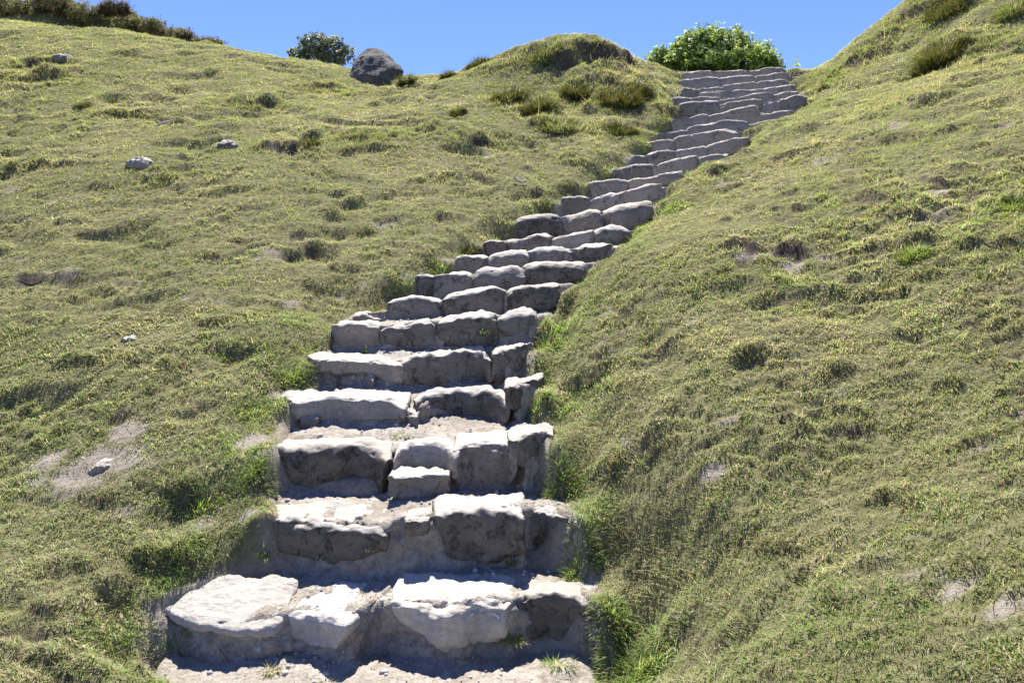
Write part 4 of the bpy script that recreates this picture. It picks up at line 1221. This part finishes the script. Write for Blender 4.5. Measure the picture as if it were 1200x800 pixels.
# ------------------------------------------------------------------ small litter
def limb(name, pts, rad, mat, label, cat):
    P_ = np.array(pts, float)
    V, S = [], []
    n_ = len(P_)
    for i, q in enumerate(P_):
        r0 = rad * (1 - .55 * i / (n_ - 1))
        for j in range(7):
            a = j * 2 * math.pi / 7
            V.append((q[0] - P_[0][0], q[1] - P_[0][1] + r0 * math.cos(a), q[2] - P_[0][2] + r0 * math.sin(a)))
    for i in range(n_ - 1):
        for j in range(7):
            S.append((i * 7 + j, i * 7 + (j + 1) % 7, (i + 1) * 7 + (j + 1) % 7, (i + 1) * 7 + j))
    S.append(tuple(range(7))); S.append(tuple(reversed(range((n_ - 1) * 7, n_ * 7))))
    return tag(mesh_from(name, V, S, mat, True, None, tuple(P_[0])), label, cat)


def ground_pts(pp, up):
    return [ground(*p) + np.array([0, -.02, up + (.03 if 0 < i < len(pp) - 1 else 0)]) for i, p in enumerate(pp)]


g0 = ground(182, 148)
limb('stick', [np.array(W(a, b, g0[1] - .1)) for a, b in ((182,149),(188,145),(195,143),(203,141))], .018, M['driftwood'], 'bleached stick lying on the left slope', 'stick')
g0 = ground(608, 213)
limb('stick', [np.array(W(a, b, g0[1] - .1)) for a, b in ((602,208),(607,212),(612,213),(617,212))], .022, M['driftwood'], 'short curved white stick in the turf left of the thirteenth step', 'stick')
p0 = path_point(268, 768)
limb('twig', [np.array(W(a, b, p0[1] - .02)) for a, b in ((257,760),(263,768),(268,775),(273,783))], .006, M['twig'], 'thin brown twig in the dirt under the broad white slab', 'twig')


def dead_leaf(px, py, ln, rot, label):
    p = ground(px, py)
    p = p + np.array([0, -.05, .05])
    l = ln / F * p[1]
    V = []
    for i in range(7):
        t = i / 6
        w = .15 * l * math.sin(math.pi * min(1, t * .97 + .02)) ** .8
        for s in (-1, 0, 1):
            x, y = (t - .5) * l, s * w
            V.append((x * math.cos(rot) - y * math.sin(rot), x * math.sin(rot) + y * math.cos(rot), .12 * l * (s * s) + .15 * l * (t - .5) ** 2))
    S = []
    for i in range(6):
        for s in (0, 1):
            S.append((i * 3 + s, i * 3 + s + 1, i * 3 + s + 4, i * 3 + s + 3))
    o = mesh_from('dead_leaf', V, S, M['deadleaf'], True, None, tuple(p))
    o.rotation_euler = (.3, .1, 0)
    md = o.modifiers.new('thickness', 'SOLIDIFY'); md.thickness = .002
    return tag(o, label, 'leaf', 'fallen leaves in the turf')


dead_leaf(118, 719, 11, -.9, 'curled tan dead leaf, farthest from the camera of those at the lower left')
dead_leaf(148, 731, 12, -1.0, 'narrow brown dead leaf nearest the broad white slab')
dead_leaf(127, 744, 10, .1, 'pale dead leaf lying flat, lowest of those at the lower left')
dead_leaf(345, 648, 9, .3, 'small tan leaf on the dirt by the dark second step') if False else None

# gravel on the treads and on the ground before the steps
GV, GT = [], []
ico = [(0,0,1),(.89,0,.45),(.28,.85,.45),(-.72,.53,.45),(-.72,-.53,.45),(.28,-.85,.45),(.72,.53,-.45),(-.28,.85,-.45),(-.89,0,-.45),(-.28,-.85,-.45),(.72,-.53,-.45),(0,0,-1)]
icf = [(0,1,2),(0,2,3),(0,3,4),(0,4,5),(0,5,1),(1,6,2),(2,7,3),(3,8,4),(4,9,5),(5,10,1),(1,10,6),(2,6,7),(3,7,8),(4,8,9),(5,9,10),(11,7,6),(11,8,7),(11,9,8),(11,10,9),(11,6,10)]
ico = np.array(ico); icf = np.array(icf)
lim = np.nonzero(PATH[:, NU // 2, 1] < 7.5)[0][-1]
lo_ = np.nonzero(PATH[:, NU // 2, 1] > 2.6)[0][0]
for k in range(5200):
    i = rng.integers(lo_, lim); j = rng.integers(8, NU - 9)
    a, b = PATH[i, j], PATH[i + 1, j + 1]
    if abs(b[2] - a[2]) > .6 * abs(b[1] - a[1]) + .01: continue
    t = rng.random()
    p = a * (1 - t) + PATH[i + 1, j] * t
    p = p + (PATH[i, j + 1] - a) * rng.random()
    s = .0035 * (1 + rng.pareto(2.6))
    s = min(s, .022)
    GV.append(ico * s * rng.uniform(.6, 1.2, 3) * (1 + .2 * rng.normal(size=(12, 1))) + p)
    GT.append(icf + 12 * (len(GV) - 1))
gv = fast_mesh('gravel', np.concatenate(GV), np.concatenate(GT).reshape(-1), 3, M['pebble'])
tag(gv, 'loose gravel and chips lying on the dirt treads', kind='stuff')

# ------------------------------------------------------------------ camera, sun, sky
cam = bpy.data.cameras.new('camera')
co = link(bpy.data.objects.new('camera', cam))
co.location = (0, 0, EYE)
co.rotation_euler = (math.radians(90), 0, 0)
cam.sensor_width = 36
cam.lens = 36 * F / 1200
cam.shift_y = -(400 - HOR) / 1200
cam.clip_start = .05
cam.clip_end = 2000
scene.camera = co

SUN_EL, SUN_AZ = 60.0, -6.0       # azimuth clockwise from straight ahead (+Y)
el, azr = math.radians(SUN_EL), math.radians(SUN_AZ)
sd = Vector((math.sin(azr) * math.cos(el), math.cos(azr) * math.cos(el), math.sin(el)))
sun = bpy.data.lights.new('sun', 'SUN')
sun.energy = 5.0
sun.angle = math.radians(.53)
sun.color = (1, .965, .91)
so = link(bpy.data.objects.new('sun', sun))
so.rotation_euler = sd.to_track_quat('Z', 'Y').to_euler()
so.location = (0, 0, 30)
w = bpy.data.worlds.new('World')
scene.world = w
w.use_nodes = True
nt = w.node_tree
nt.nodes.clear()
sky = nt.nodes.new('ShaderNodeTexSky')
sky.sky_type = 'NISHITA'
sky.sun_disc = False
sky.sun_elevation = el
sky.sun_rotation = azr
sky.altitude = 1500
sky.air_density = 1.0
sky.dust_density = 0.0
sky.ozone_density = 4.0
bg = nt.nodes.new('ShaderNodeBackground')
bg.inputs['Strength'].default_value = .067
wo = nt.nodes.new('ShaderNodeOutputWorld')
tint = nt.nodes.new('ShaderNodeMix'); tint.data_type = 'RGBA'; tint.blend_type = 'MULTIPLY'
tint.inputs[0].default_value = 1
tint.inputs[7].default_value = (.74, .80, 1.20, 1)
nt.links.new(sky.outputs[0], tint.inputs[6])
nt.links.new(tint.outputs[2], bg.inputs[0])
nt.links.new(bg.outputs[0], wo.inputs[0])
vs = scene.view_settings
vs.view_transform = 'Standard'
vs.look = 'None'
vs.exposure = 1.48
vs.gamma = 1
vs.use_curve_mapping = False
scene.cycles.max_bounces = 5
scene.cycles.diffuse_bounces = 3
scene.cycles.transparent_max_bounces = 4
